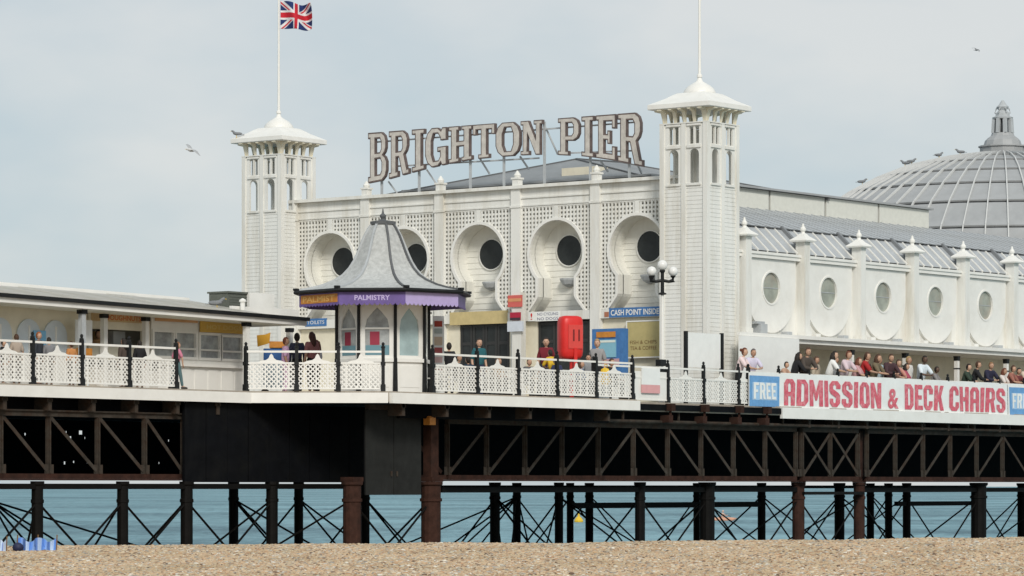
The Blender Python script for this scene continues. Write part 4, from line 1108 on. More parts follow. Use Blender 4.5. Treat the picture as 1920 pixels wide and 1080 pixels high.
for i in range(8):
    m = MB()
    for (r0, z0), (r1, z1) in zip(kp, kp[1:]):
        a, b = KC(i, r0 + 0.01), KC(i, r1 + 0.01); m.bar((a[0], a[1], z0 + 0.02), (b[0], b[1], z1 + 0.02), 0.06, 0.05)
    m.build('hip', LEADDARK if i in (0, 1, 4, 5) else STEEL, kiosk, local=True)
    x, y = KC(i, RG); m = MB(); m.box(x - 0.06, y - 0.06, 2.736, x + 0.06, y + 0.06, 2.80); m.build('gutter_corner', BLACK, kiosk, local=True)
m = MB(); m.lathe([(0.36, 4.58), (0.36, 4.66), (0.10, 4.70), (0.06, 4.74), (0.09, 4.80), (0.09, 4.84), (0.04, 4.88), (0.025, 4.94), (0.012, 5.02)], 8, (0, 0, 0), K0); m.build('finial', LEADDARK, kiosk, local=True)

# ------------------------------------------------------------------ food stalls and canopy
SY = 1.9
can = thing('canopy', 'long low white canopy with a black gutter over the food stalls', 'canopy', (-30, 0.5, 0))
def GZ(u): return 2.27 - (u + 31) * 0.0145
def slope_box(m, u0, u1, y0, y1, a0, a1, b0=0.0, b1=0.0):
    """sheet between u0,u1; bottom a0/top a1 above the gutter line, b: extra height at y1"""
    P = []
    for u in (u0, u1):
        for y, e_ in ((y0, b0), (y1, b1)):
            P += [(u, y, GZ(u) + a0 + e_), (u, y, GZ(u) + a1 + e_)]
    a = P
    m.quad(a[0], a[2], a[6], a[4]); m.quad(a[1], a[5], a[7], a[3]); m.quad(a[0], a[4], a[5], a[1]); m.quad(a[2], a[3], a[7], a[6]); m.quad(a[0], a[1], a[3], a[2]); m.quad(a[4], a[6], a[7], a[5])
m = MB(); slope_box(m, -45, -18.9, 0.42, 0.52, -0.05, 0.05); m.build('gutter', BLACK, can)
m = MB(); slope_box(m, -45, -18.95, 0.50, 0.58, -0.18, -0.052); m.build('fascia', WHITE2, can)
nR = 22; wd = (45 - 20.6) / nR
for i in range(nR):
    m = MB(); slope_box(m, -45 + i * wd + 0.015, -45 + (i + 1) * wd - 0.015, 0.6, 3.4, 0.0, 0.05, 0.02, 0.48 - random.uniform(0, 0.03)); m.build('roof_sheet', SHEET, can)
m = MB(); slope_box(m, -20.58, -18.95, 0.6, 4.0, 0.0, 0.05, 0.0, 0.06); m.build('roof_sheet', SHEET, can)
m = MB(); slope_box(m, -45, -20.6, 3.4, 3.5, 0.3, 0.60); m.build('roof_ridge', WHITE2, can)
m = MB(); slope_box(m, -45, -18.95, 0.6, 3.9, -0.16, -0.10); m.build('ceiling', SHEET, can)
for px, y in ((154, 0.75), (462, 0.75), (-40, 0.75), (195, 1.55), (273, 1.55), (543, 1.55)):
    u, _ = on_y(px, 620, y); z = GZ(u) - 0.17
    grey = px == 154
    m = MB(); m.box(u - 0.07, y - 0.07, 0, u + 0.07, y + 0.07, z - 0.131); m.build('post', STEEL if grey else WHITE2, can)
    m = MB(); s = 0.10 if y < 1 else 0.09; m.box(u - s, y - s, z - 0.13, u + s, y + s, z - 0.02); m.build('capital', BLACK, can)
def rc(px0, py0, px1, py1, y=SY):
    a, b = on_y(px0, py0, y), on_y(px1, py1, y)
    return min(a[0], b[0]), max(a[0], b[0]), min(a[1], b[1]), max(a[1], b[1])
def flat(m, r, y0, y1): m.box(r[0], y0, r[2], r[1], y1, r[3])
stall = thing('food_stall', 'cream food stall front with three pale arched windows at the far left', 'stall', (-30, SY, 0), 0, 'food stalls under the canopy')
x0 = on_y(-200, 650, SY)[0]; x1 = on_y(164, 650, SY)[0]
m = MB(); m.box(x0, SY, 0, x1 - 0.01, SY + 0.12, 2.2); m.build('wall', CREAM, stall)
for px in (-2, 52, 102):
    u, _ = on_y(px, 640, SY); zt = 1.62
    m = MB(); m.prism([(u - .42, 0.62), (u + .42, 0.62)] + [(u + .42 * math.cos(PI*k/10), zt - .25 + .42 * math.sin(PI*k/10)) for k in range(11)], XZ, SY - 0.05, SY - 0.01); ww = m.build('arched_window', paint((0.62, 0.68, 0.72), 0.4), stall)
    m = MB(); m.box(u - .03, SY - 0.07, 0.62, u + .03, SY - 0.051, zt); m.build('mullion', WHITE2, ww)
u, _ = on_y(60, 640, SY); m = MB(); m.box(u - 0.02, SY - 0.09, 0.75, u + 0.42, SY - 0.071, 1.5); m.build('blue_poster', paint((0.22, 0.50, 0.74)), stall)
m = MB(); flat(m, rc(120, 600, 150, 646), SY - 0.45, SY - 0.4); m.build('white_board', VINYL, stall)
m = MB(); flat(m, rc(122, 653, 150, 668), SY - 0.45, SY - 0.40); m.build('orange_board', ORANGE, stall)
m = MB(); m.box(x0, SY - 0.5, 0, on_y(118, 650, SY)[0], SY - 0.3, 0.85); m.build('counter', WHITE2, stall)
stall2 = thing('food_stall', 'food stall with a dark serving hatch and orange lettering above it', 'stall', (-25, SY, 0), 0, 'food stalls under the canopy')
a, b = on_y(166, 650, SY)[0], on_y(281, 650, SY)[0]
r_ = rc(172, 616, 268, 648)
m = MB(); m.prism([(a, 0.8), (b, 0.8), (b, 2.2), (a, 2.2)], XZ, SY, SY + 0.1, [[(r_[0], r_[2]), (r_[1], r_[2]), (r_[1], r_[3]), (r_[0], r_[3])]]); m.build('wall', CREAM, stall2)
m = MB(); m.box(a - 0.5, SY + 0.9, 0.5, b + 2.5, SY + 1.0, 2.2); m.build('back_wall', paint((0.18, 0.17, 0.15)), stall2)
for q in (176, 206, 238):
    m = MB(); flat(m, rc(q, 620, q + 22, 646), SY + 0.5, SY + 0.8); m.build('kitchen_unit', random.choice([STEEL, paint((0.35, 0.24, 0.12)), SHOPGLASS]), stall2)
m = MB(); m.box(a, SY - 0.30, 0, b, SY - 0.001, 0.62); m.build('counter_front', paint((0.60, 0.57, 0.52)), stall2)
m = MB(); m.box(a, SY - 0.4, 0.625, b, SY - 0.001, 0.79); m.build('counter_top', paint((0.05, 0.045, 0.04)), stall2)
r_ = rc(225, 592, 262, 604); m = MB(); m.box(a + 0.1, SY - 0.05, r_[2] - .03, b - 0.05, SY - 0.001, r_[3] + .05); m.build('sign_board', paint((0.58, 0.42, 0.22)), stall2)
text_mesh('DOUGHNUTS', lambda p, q, d: (a + 0.6 + p, SY - 0.05 - d, r_[2] + .01 + q), b - a - 1.0, r_[3] - r_[2], 0.004, 0.02).build('lettering', paint((0.55, 0.13, 0.03)), stall2)
stall3 = thing('food_stall', 'white panelled food stall with four sash windows and an ochre signboard', 'stall', (-21, SY, 0), 0, 'food stalls under the canopy')
a, b = on_y(282, 650, SY)[0], on_y(459, 650, SY)[0]
wins = [rc(286, 622, 322, 668), rc(328, 624, 364, 670), rc(373, 628, 409, 672), rc(414, 632, 451, 674)]
m = MB(); m.prism([(a, 0), (b, 0), (b, 2.12), (a, 2.12)], XZ, SY - 0.04, SY + 0.06, [[(w_[0], w_[2]), (w_[1], w_[2]), (w_[1], w_[3]), (w_[0], w_[3])] for w_ in wins]); m.build('wall', WHITE2, stall3)
for w_ in wins:
    m = MB(); m.box(w_[0], SY + 0.01, w_[2], w_[1], SY + 0.03, w_[3]); wo = m.build('window', SHOPGLASS, stall3)
    m = MB(); m.prism([(w_[0] - .07, w_[2] - .07), (w_[1] + .07, w_[2] - .07), (w_[1] + .07, w_[3] + .07), (w_[0] - .07, w_[3] + .07)], XZ, SY - 0.08, SY - 0.041, [[(w_[0], w_[2]), (w_[1], w_[2]), (w_[1], w_[3]), (w_[0], w_[3])]]); zz = w_[2] + (w_[3] - w_[2]) * 0.3; m.box(w_[0], SY - 0.07, zz, w_[1], SY - 0.03, zz + .05); m.build('frame', WHITE2, wo)
r_ = rc(370, 600, 458, 623); m = MB(); m.box(r_[0], SY - 0.12, r_[2] - 0.06, r_[1], SY - 0.085, r_[3] - 0.03); sb = m.build('sign_board', paint((0.58, 0.36, 0.07)), stall3)
text_mesh('HOT DOGS', lambda p, q, d: (r_[0] + 0.25 + p, SY - 0.12 - d, r_[2] + 0.03 + q), r_[1] - r_[0] - 0.5, (r_[3] - r_[2]) * 0.45, 0.004, 0.02).build('lettering', paint((0.62, 0.46, 0.16)), sb)
r_ = rc(286, 596, 366, 606); m = MB(); m.box(r_[0], SY - 0.10, r_[2], r_[1], SY - 0.085, r_[3]); m.build('orange_strip', paint((0.55, 0.30, 0.14)), stall3)
m = MB(); m.box(a, SY - 0.16, 0.72, b, SY - 0.041, 0.80); m.build('sill', WHITE2, stall3)
for k in range(7):
    m = MB(); w0 = (b - a) / 7; m.box(a + k * w0 + .07, SY - 0.06, 0.08, a + (k + 1) * w0 - .07, SY - 0.0405, 0.66); m.build('dado_panel', WHITE2, stall3)
# stuff on the canopy roof by the tower
u, z = on_y(442, 570, 2.2); m = MB(); s = 0.55
m.box(u - s, 2.0, z - 0.25, u + s, 2.7, z + 0.28); m.box(u - s - .03, 1.95, z + 0.281, u + s + .03, 2.75, z + 0.33)
for k in range(6): m.box(u - s + .06, 1.985, z - 0.2 + k * .075, u + s - .06, 1.999, z - 0.165 + k * .075)
tag(m.build('roof_unit', GREYBOX), 'grey green louvred box standing on the canopy roof beside the far tower', 'vent box')
u, z = on_y(485, 578, 2.0); m = MB(); m.box(u - 0.5, 1.9, GZ(u) + 0.04, u + 0.55, 2.6, z + 0.42)
tag(m.build('roof_box', WHITE2), 'plain white box on the end of the canopy roof in front of the far tower', 'box')
u0, u1 = on_y(430, 585, 1.6)[0], on_y(556, 590, 1.6)[0]; m = MB(); m.box(u0, 1.5, GZ(u0) - 0.01, u1, 1.6, GZ(u1) + 0.34)
tag(m.build('roof_parapet', WHITE2), 'low white upstand along the end of the canopy roof', 'parapet')
for px in (455, 464): u, z = on_y(px, 560, 1.45)
u, _ = on_y(455, 560, 1.4); m = MB(); m.tube([(u, 1.4, GZ(u) + 0.03), (u, 1.4, GZ(u) + 0.42)], 0.07, 8); m.lathe([(0.1, 0), (0.1, 0.05), (0.02, 0.1)], 8, (u, 1.4, GZ(u) + 0.42))
tag(m.build('vent_pipe', WHITE2), 'short white vent pipe on the canopy roof below the grey box', 'pipe')

# ------------------------------------------------------------------ street furniture on the deck
lx, _ = on_y(1242, 545, -2.0)
lamp = thing('street_lamp', 'white lamp post with black arms and three white globes in front of the near tower', 'lamp', (lx, -2.0, 0))
m = MB(); m.lathe([(0.12, 0), (0.12, 0.5), (0.08, 0.55), (0.055, 0.7), (0.045, 3.28)], 10); m.build('column', WHITE2, lamp, local=True)
m = MB(); m.lathe([(0.045, 3.281), (0.13, 3.30), (0.13, 3.33), (0.06, 3.36), (0.055, 3.95), (0.09, 4.0), (0.09, 4.04)], 10); m.build('collar', BLACK, lamp, local=True)
for k in range(4):
    a = math.atan2(-CA, SA) + k * PI / 2 + 0.12; c, s = math.cos(a), math.sin(a)
    if k in (0, 2):
        m = MB(); m.tube([(0.03 * c, 0.03 * s, 3.72), (0.20 * c, 0.20 * s, 3.69), (0.33 * c, 0.33 * s, 3.72), (0.33 * c, 0.33 * s, 3.86)], [0.05, 0.045, 0.075, 0.095], 8); ar = m.build('arm', BLACK, lamp, smooth=False, local=True)
        m = MB(); m.sphere((0.33 * c, 0.33 * s, 4.0), 0.15, 14, 10); m.build('globe', GLOBE, lamp, smooth=True, local=True)
m = MB(); m.sphere((0, 0, 4.19), 0.16, 14, 10); m.build('globe', GLOBE, lamp, smooth=True, local=True)

bx, by = at(1069, 103.0)
buoy = thing('lifebuoy_cabinet', 'rounded bright red lifebuoy cabinet on a red post behind the railing', 'lifebuoy', (bx, by, 0), math.atan2(SA, CA) - R(90) + R(22))
m = MB(); o_ = []
for k in range(28):
    a = 2 * PI * k / 28; c, s = math.cos(a), math.sin(a); e_ = 0.55
    o_.append((math.copysign(abs(c) ** e_, c), math.copysign(abs(s) ** e_, s)))
prof_ = [(0.55, 1.20), (0.82, 1.22), (0.95, 1.30), (1.0, 1.42), (1.0, 2.22), (0.96, 2.36), (0.84, 2.44), (0.55, 2.47)]
for sc_, z in prof_:
    for a, b in o_: m.v.append((a * 0.36 * sc_, b * 0.27 * sc_, z))
for i in range(len(prof_) - 1):
    for k in range(28):
        k2 = (k + 1) % 28; m.f.append((i*28+k, i*28+k2, i*28+28+k2, i*28+28+k)); m.m.append(0)
m.f.append(tuple(range(28))[::-1]); m.m.append(0); n7 = (len(prof_) - 1) * 28; m.f.append(tuple(n7 + k for k in range(28))); m.m.append(0)
m.build('housing', RED, buoy, smooth=True, local=True)
m = MB(); m.prism([(-0.17, 1.5), (0.28, 1.5), (0.28, 2.2), (-0.17, 2.2)], XZ, -0.285, -0.26); m.build('door', paint((0.62, 0.06, 0.05), 0.4), buoy, local=True)
for q in (-0.03, 0.14):
    m = MB(); m.box(q, -0.292, 1.72, q + 0.05, -0.2855, 2.06); m.build('slot', REDDK, buoy, local=True)
m = MB(); m.tube([(0.05, 0, 0), (0.05, 0, 1.3)], 0.06, 10); m.box(0.0, -0.31, 0.55, 0.1, -0.27, 1.52); m.build('post', RED, buoy, local=True)

# blue machine, tall sign post, menu board, orange and blue cart
(ya, za), (yb, zb) = on_x(1110, 616, -0.9), on_x(1166, 675, -0.9)
mc = thing('arcade_machine', 'blue machine with an orange header near the cream poster', 'machine', (-0.9, (ya + yb) / 2, 0))
y0, y1 = min(ya, yb), max(ya, yb)
m = MB(); m.box(-0.9, y0, 0, -0.55, y1, za - 0.02); m.build('cabinet', BLUES, mc)
m = MB(); m.box(-0.94, y0 + 0.25, za - 0.30, -0.901, y1 - 0.2, za - 0.12); m.build('header', ORANGE, mc)
m = MB(); m.box(-0.93, y0 + 0.22, za - 0.95, -0.901, y1 - 0.25, za - 0.38); m.build('screen', paint((0.22, 0.45, 0.56), 0.3), mc)
m = MB(); m.box(-0.94, y0 + 0.24, za - 0.47, -0.931, y1 - 0.27, za - 0.40); m.build('lit_strip', paint((0.68, 0.72, 0.66)), mc)
m = MB(); m.box(-0.945, y0 + 0.1, za - 1.25, -0.901, y1 - 0.1, za - 1.0); m.build('coin_panel', paint((0.50, 0.30, 0.32)), mc)
sp = thing('sign_post', 'white column with a red sign and a white box between the entrance doors', 'sign', (0.3, 8.4, 0))
def spb(nm, mt, a, b, x0, x1):
    (ya, za), (yb, zb) = on_x(*a, x0), on_x(*b, x0); m = MB(); m.box(x0, min(ya, yb), min(za, zb), x1, max(ya, yb), max(za, zb)); return m.build(nm, mt, sp)
m = MB(); (ya, za), (yb, zb) = on_x(960, 600, 0.36), on_x(977, 600, 0.36); m.box(0.36, min(ya, yb), 0, 0.62, max(ya, yb), 3.95); m.build('column', WHITE, sp)
spb('red_sign', paint((0.62, 0.13, 0.11)), (952, 554), (978, 575), 0.30, 0.35)
spb('sign_stripe', paint((0.66, 0.30, 0.14)), (953, 560), (977, 565), 0.29, 0.299)
spb('small_sign', paint((0.42, 0.02, 0.05)), (956, 586), (975, 600), 0.30, 0.35)
spb('sign_base', paint((0.05, 0.03, 0.04)), (956, 596), (975, 600), 0.285, 0.299)
spb('white_box', paint((0.62, 0.66, 0.72)), (951, 603), (979, 621), 0.26, 0.35)
mbx, mby = at(822, 97.5)
mn = thing('menu_board', 'tall narrow board with red and pink pictures standing right of the kiosk', 'board', (mbx, mby, 0), math.atan2(SA, CA) - R(90))
m = MB(); m.box(-0.16, -0.03, 0.05, 0.16, 0.03, 2.2); m.box(-0.2, -0.15, 0, 0.2, 0.15, 0.049); m.build('board', VINYL, mn, local=True)
for z, h, c in ((1.98, 0.16, (0.36, 0.05, 0.03)), (1.78, 0.14, (0.42, 0.46, 0.44)), (1.5, 0.24, (0.62, 0.48, 0.36)), (1.22, 0.2, (0.45, 0.10, 0.10)), (0.98, 0.16, (0.70, 0.48, 0.46)), (0.74, 0.2, (0.46, 0.15, 0.12))):
    m = MB(); m.box(-0.11, -0.04, z - h / 2, 0.11, -0.031, z + h / 2); m.build('picture', paint(c), mn, local=True)
cx, cy = at(517, 100.5)
ct = thing('snack_cart', 'blue snack cart with orange boards beside the canopy end', 'cart', (cx, cy, 0), math.atan2(SA, CA) - R(90))
m = MB(); m.box(-0.35, -0.3, 0.25, 0.4, 0.3, 1.0); m.build('body', paint((0.45, 0.55, 0.60)), ct, local=True)
m = MB(); m.box(-0.33, -0.32, 1.02, 0.42, 0.3, 1.40); m.build('blue_panel', paint((0.04, 0.13, 0.36)), ct, local=True)
m = MB(); m.box(-0.16, -0.36, 1.42, 0.30, 0.2, 1.60); m.build('orange_board', ORANGE, ct, local=True)
m = MB(); m.prism([(-0.5, 1.45), (-0.16, 1.55), (-0.13, 1.86), (-0.28, 1.80), (-0.52, 1.78)], XZ, -0.33, -0.29); m.build('orange_flag', paint((0.58, 0.29, 0.02)), ct, local=True)
for x, y in ((-0.3, -0.2), (0.3, -0.2), (-0.3, 0.2), (0.3, 0.2)):
    m = MB(); m.tube([(x, y - 0.02, 0.125), (x, y + 0.02, 0.125)], 0.125, 12); m.build('wheel', BLACK, ct, local=True)
# white hoarding between black posts
u0, u1 = on_y(1289, 650, -1.6)[0], on_y(1350, 650, -1.6)[0]
hb_ = thing('hoarding', 'plain white board held between two black posts at the foot of the near tower', 'board', ((u0 + u1) / 2, -1.6, 0))
m = MB(); m.box(u0, -1.62, 1.15, u1, -1.58, 2.22); m.build('board', VINYL, hb_)
for u in (u0 - 0.09, u1 + 0.09):
    m = MB(); m.box(u - 0.05, -1.65, 0, u + 0.05, -1.55, 2.26); m.build('post', BLACK, hb_)
u, z = on_y(1219, 709, -2.56)
nb_ = thing('notice', 'white notice with a faded pink lower half on the boarded railing', 'notice', (u, -2.60, 0.7))
m = MB(); m.box(u - 0.46, -2.60, 0.5, u + 0.46, -2.56, 1.0); m.build('white_part', VINYL, nb_)
m = MB(); m.box(u - 0.46, -2.602, 0.25, u + 0.46, -2.561, 0.498); m.build('pink_part', paint((0.70, 0.36, 0.36)), nb_)
u, z = on_y(1239, 690, -2.2); m = MB(); m.box(u - 0.16, -2.3, 0.55, u + 0.2, -2.1, 1.02); m.box(u - 0.13, -2.29, 1.1, u + 0.16, -2.1, 1.3)
tag(m.build('speaker_box', BLACK), 'pair of small black boxes on the railing just left of the near tower foot', 'box')

# ------------------------------------------------------------------ printed banner
def BW_(a, z, d):
    rp = 0.018 * math.sin(a * 2.1 + z * 1.5) + 0.010 * math.sin(a * 5.3 + 1.0 + z * 2)
    return (a, -2.60 + rp - d, z)
def cloth(x0, x1, z0, z1, d, nx, nz, thick=0.004):
    m = MB()
    def TZ(a, j):
        zt = z1 - 0.025 * (1 - abs(math.sin((a - 0.4) * PI / 1.75))) if z1 > 0.95 else z1
        return z0 + (zt - z0) * j / nz
    for dd in (d, d - thick):
        for j in range(nz + 1):
            for i in range(nx + 1):
                a = x0 + (x1 - x0) * i / nx; m.v.append(BW_(a, TZ(a, j), dd))
    s_ = (nx + 1) * (nz + 1)
    for j in range(nz):
        for i in range(nx):
            n_ = j * (nx + 1) + i; m.f.append((n_, n_ + 1, n_ + nx + 2, n_ + nx + 1)); m.m.append(0)
            m.f.append((s_ + n_, s_ + n_ + nx + 1, s_ + n_ + nx + 2, s_ + n_ + 1)); m.m.append(0)
    return m
def block(ch):
    h = []
    if ch == 'A': w_, o, h = 5.4, [(0,0),(2,0),(2,3.6),(3.4,3.6),(3.4,0),(5.4,0),(5.4,8.4),(4.2,10),(1.2,10),(0,8.4)], [[(2,5.2),(3.4,5.2),(3.4,7.8),(3,8.5),(2.4,8.5),(2,7.8)]]
    elif ch == 'D': w_, o, h = 5.4, [(0,0),(3.8,0),(5.4,1.8),(5.4,8.2),(3.8,10),(0,10)], [[(2,1.6),(3,1.6),(3.4,2.4),(3.4,7.6),(3,8.4),(2,8.4)]]
    elif ch == 'M': w_, o = 6.9, [(0,0),(1.9,0),(1.9,6),(3,2.2),(3.9,2.2),(5,6),(5,0),(6.9,0),(6.9,10),(4.9,10),(3.45,5.5),(2,10),(0,10)]
    elif ch == 'I': w_, o = 2, [(0,0),(2,0),(2,10),(0,10)]
    elif ch == 'S': w_, o = 5.4, [(1.4,0),(4,0),(5.4,1.5),(5.4,4.4),(4.6,5.4),(2,6.9),(2,8),(2.4,8.5),(3,8.5),(3.4,8),(3.4,7),(5.4,7),(5.4,8.4),(4,10),(1.4,10),(0,8.5),(0,6.2),(.8,5),(3.4,3.6),(3.4,2),(3,1.5),(2.4,1.5),(2,2),(2,3.2),(0,3.2),(0,1.5)]
    elif ch == 'O': w_, o, h = 5.4, [(1.4,0),(4,0),(5.4,1.6),(5.4,8.4),(4,10),(1.4,10),(0,8.4),(0,1.6)], [[(2.4,1.6),(3,1.6),(3.4,2.3),(3.4,7.7),(3,8.4),(2.4,8.4),(2,7.7),(2,2.3)]]
    elif ch == 'N': w_, o = 5.5, [(0,0),(1.9,0),(1.9,5.6),(3.6,0),(5.5,0),(5.5,10),(3.6,10),(3.6,4.6),(1.9,10),(0,10)]
    elif ch == 'E': w_, o = 4.8, [(0,0),(4.8,0),(4.8,1.7),(2,1.7),(2,4.2),(4.2,4.2),(4.2,5.8),(2,5.8),(2,8.3),(4.8,8.3),(4.8,10),(0,10)]
    elif ch == 'C': w_, o = 5.4, [(1.4,0),(4,0),(5.4,1.6),(5.4,3.6),(3.4,3.6),(3.4,2.2),(3,1.6),(2.4,1.6),(2,2.2),(2,7.8),(2.4,8.4),(3,8.4),(3.4,7.8),(3.4,6.4),(5.4,6.4),(5.4,8.4),(4,10),(1.4,10),(0,8.4),(0,1.6)]
    elif ch == 'K': w_, o = 5.7, [(0,0),(2,0),(2,3.2),(2.5,4),(3.5,0),(5.7,0),(3.9,5.6),(5.5,10),(3.4,10),(2,6),(2,10),(0,10)]
    elif ch == 'H': w_, o = 5.4, [(0,0),(2,0),(2,4.1),(3.4,4.1),(3.4,0),(5.4,0),(5.4,10),(3.4,10),(3.4,5.8),(2,5.8),(2,10),(0,10)]
    elif ch == 'R': w_, o, h = 5.6, [(0,0),(2,0),(2,3.9),(2.6,3.9),(3.5,0),(5.6,0),(4.5,4.4),(5.4,5.6),(5.4,8.6),(4.1,10),(0,10)], [[(2,5.4),(3,5.4),(3.4,6),(3.4,7.8),(3,8.4),(2,8.4)]]
    elif ch == 'F': w_, o = 4.7, [(0,0),(2,0),(2,4.1),(4,4.1),(4,5.7),(2,5.7),(2,8.3),(4.7,8.3),(4.7,10),(0,10)]
    return w_, o, h
def block_text(txt, fn, W_, H_, d, gap=0.8):
    """condensed poster capitals, one flat print per word"""
    tot = sum(block(c)[0] for c in txt) + gap * (len(txt) - 1); k = W_ / tot; mb = MB(); x = 0
    for c in txt:
        w_, o, h = block(c)
        mb.prism([(x + a, b) for a, b in o], lambda a, b, dd: fn(a * k, b / 10 * H_, dd), d - 0.002, d, [[(x + a, b) for a, b in q] for q in h])
        x += w_ + gap
    return mb
def free_box(parent, x0, x1):
    z0, z1 = -0.04, 1.02
    cloth(x0, x1, z0, z1 - 0.1, 0.010, 24, 4, 0.002).build('blue_box', BLUEP, parent)
    cloth(x0 + 0.16, x1 - 0.12, z0 + 0.20, z1 - 0.30, 0.014, 24, 3, 0.002).build('pale_box', paint((0.36, 0.56, 0.78)), parent)
    block_text('FREE', lambda a, b, d: BW_(x0 + 0.22 + a, z0 + 0.23 + b, d), x1 - x0 - 0.42, 0.52, 0.026, 1.0).build('lettering', VINYL, parent)
bn = thing('banner', 'long white banner reading FREE ADMISSION & DECK CHAIRS in faded red', 'banner', (7, -2.60, 0), 0, 'printed banners on the gallery railing')
cloth(-1.5, 14.78, -0.045, 1.04, 0.0, 160, 4).build('sheet', VINYL, bn)
free_box(bn, -1.46, 0.27)
for wd_, px0, px1 in (('ADMISSION', 1470, 1652), ('&', 1665, 1684), ('DECK', 1695, 1769), ('CHAIRS', 1779, 1884)):
    u0, u1 = on_y(px0, 740, -2.6)[0], on_y(px1, 740, -2.6)[0]
    hh = 0.66 if wd_ == '&' else 0.84
    if wd_ == '&': text_mesh(wd_, lambda a, b, d: BW_(u0 + a, 0.03 + b, d), u1 - u0, hh, 0.018, 0.025).build('lettering', PINKRED, bn)
    else: block_text(wd_, lambda a, b, d: BW_(u0 + a, 0.02 + b, d), u1 - u0, hh, 0.018).build('lettering', PINKRED, bn)
bn2 = thing('banner', 'start of a second white banner with a blue FREE box, cut off at the right', 'banner', (18, -2.60, 0), 0, 'printed banners on the gallery railing')
cloth(14.82, 22, -0.045, 1.04, 0.0, 70, 4).build('sheet', VINYL, bn2)
free_box(bn2, 14.93, 16.66)
block_text('ADMISSION', lambda a, b, d: BW_(16.9 + a, 0.02 + b, d), 5.0, 0.84, 0.018).build('lettering', PINKRED, bn2)

# ------------------------------------------------------------------ people
def skin_mesh(pts, edges, root=0, sub=1):
    me = D.meshes.new('sk'); me.from_pydata([p[0] for p in pts], edges, [])
    o = D.objects.new('sk', me); scn.collection.objects.link(o)
    o.modifiers.new('s', 'SKIN')
    for i, p in enumerate(pts):
        r = p[1]; me.skin_vertices[0].data[i].radius = r if isinstance(r, tuple) else (r, r)
        me.skin_vertices[0].data[i].use_root = (i == root)
    sb = o.modifiers.new('u', 'SUBSURF'); sb.levels = sub; sb.render_levels = sub
    dg = bpy.context.evaluated_depsgraph_get(); dg.update()
    m2 = D.meshes.new_from_object(o.evaluated_get(dg))
    D.objects.remove(o); D.meshes.remove(me)
    mb = MB(); mb.v = [tuple(v.co) for v in m2.vertices]; mb.f = [tuple(p.vertices) for p in m2.polygons]; mb.m = [0] * len(mb.f)
    D.meshes.remove(m2)
    return mb
def joints(pose):
    J = {}
    if pose == 'sit': pz = 0.50
    else: pz = 0.93
    ln = {'lean': 0.13, 'sit': 0.05, 'walk': 0.03, 'stand': 0.0}[pose]
    J['pel'] = (0, 0, pz); J['waist'] = (0, -ln * 0.3, pz + 0.15); J['chest'] = (0, -ln * 0.9, pz + 0.34); J['neckb'] = (0, -ln * 1.25, pz + 0.49); J['neck'] = (0, -ln * 1.35 - 0.01, pz + 0.56)
    J['head'] = (0, -ln * 1.45 - 0.025, pz + 0.66)
    for s, q in ((-1, 'l'), (1, 'r')):
        J['sh' + q] = (s * 0.165, -ln * 1.1, pz + 0.455)
        if pose == 'lean':
            J['el' + q] = (s * 0.25, -ln - 0.18, pz + 0.20); J['wr' + q] = (s * 0.09, -ln - 0.34, pz + 0.17); J['ha' + q] = (s * 0.02, -ln - 0.38, pz + 0.165)
        elif pose == 'sit':
            J['el' + q] = (s * 0.22, -ln - 0.06, pz + 0.19); J['wr' + q] = (s * 0.14, -ln - 0.28, pz + 0.13); J['ha' + q] = (s * 0.11, -ln - 0.36, pz + 0.11)
        elif pose == 'walk':
            J['el' + q] = (s * 0.215, s * 0.10 - ln, pz + 0.19); J['wr' + q] = (s * 0.20, s * 0.06 - 0.10, pz - 0.03); J['ha' + q] = (s * 0.20, s * 0.05 - 0.13, pz - 0.11)
        else:
            J['el' + q] = (s * 0.215, 0.02, pz + 0.18); J['wr' + q] = (s * 0.22, -0.06, pz - 0.05); J['ha' + q] = (s * 0.22, -0.08, pz - 0.13)
        if pose == 'sit':
            J['hip' + q] = (s * 0.09, -0.02, pz - 0.03); J['kn' + q] = (s * 0.10, -0.43, pz - 0.01); J['an' + q] = (s * 0.10, -0.42, 0.08); J['to' + q] = (s * 0.11, -0.58, 0.035)
        else:
            f = {'walk': s * 0.17}.get(pose, s * 0.015)
            J['hip' + q] = (s * 0.088, f * 0.15, pz - 0.05); J['kn' + q] = (s * 0.095, f * 0.6 - 0.02, 0.49); J['an' + q] = (s * 0.095, f * 1.3 + 0.02, 0.085); J['to' + q] = (s * 0.11, f * 1.3 - 0.13, 0.035)
    return J
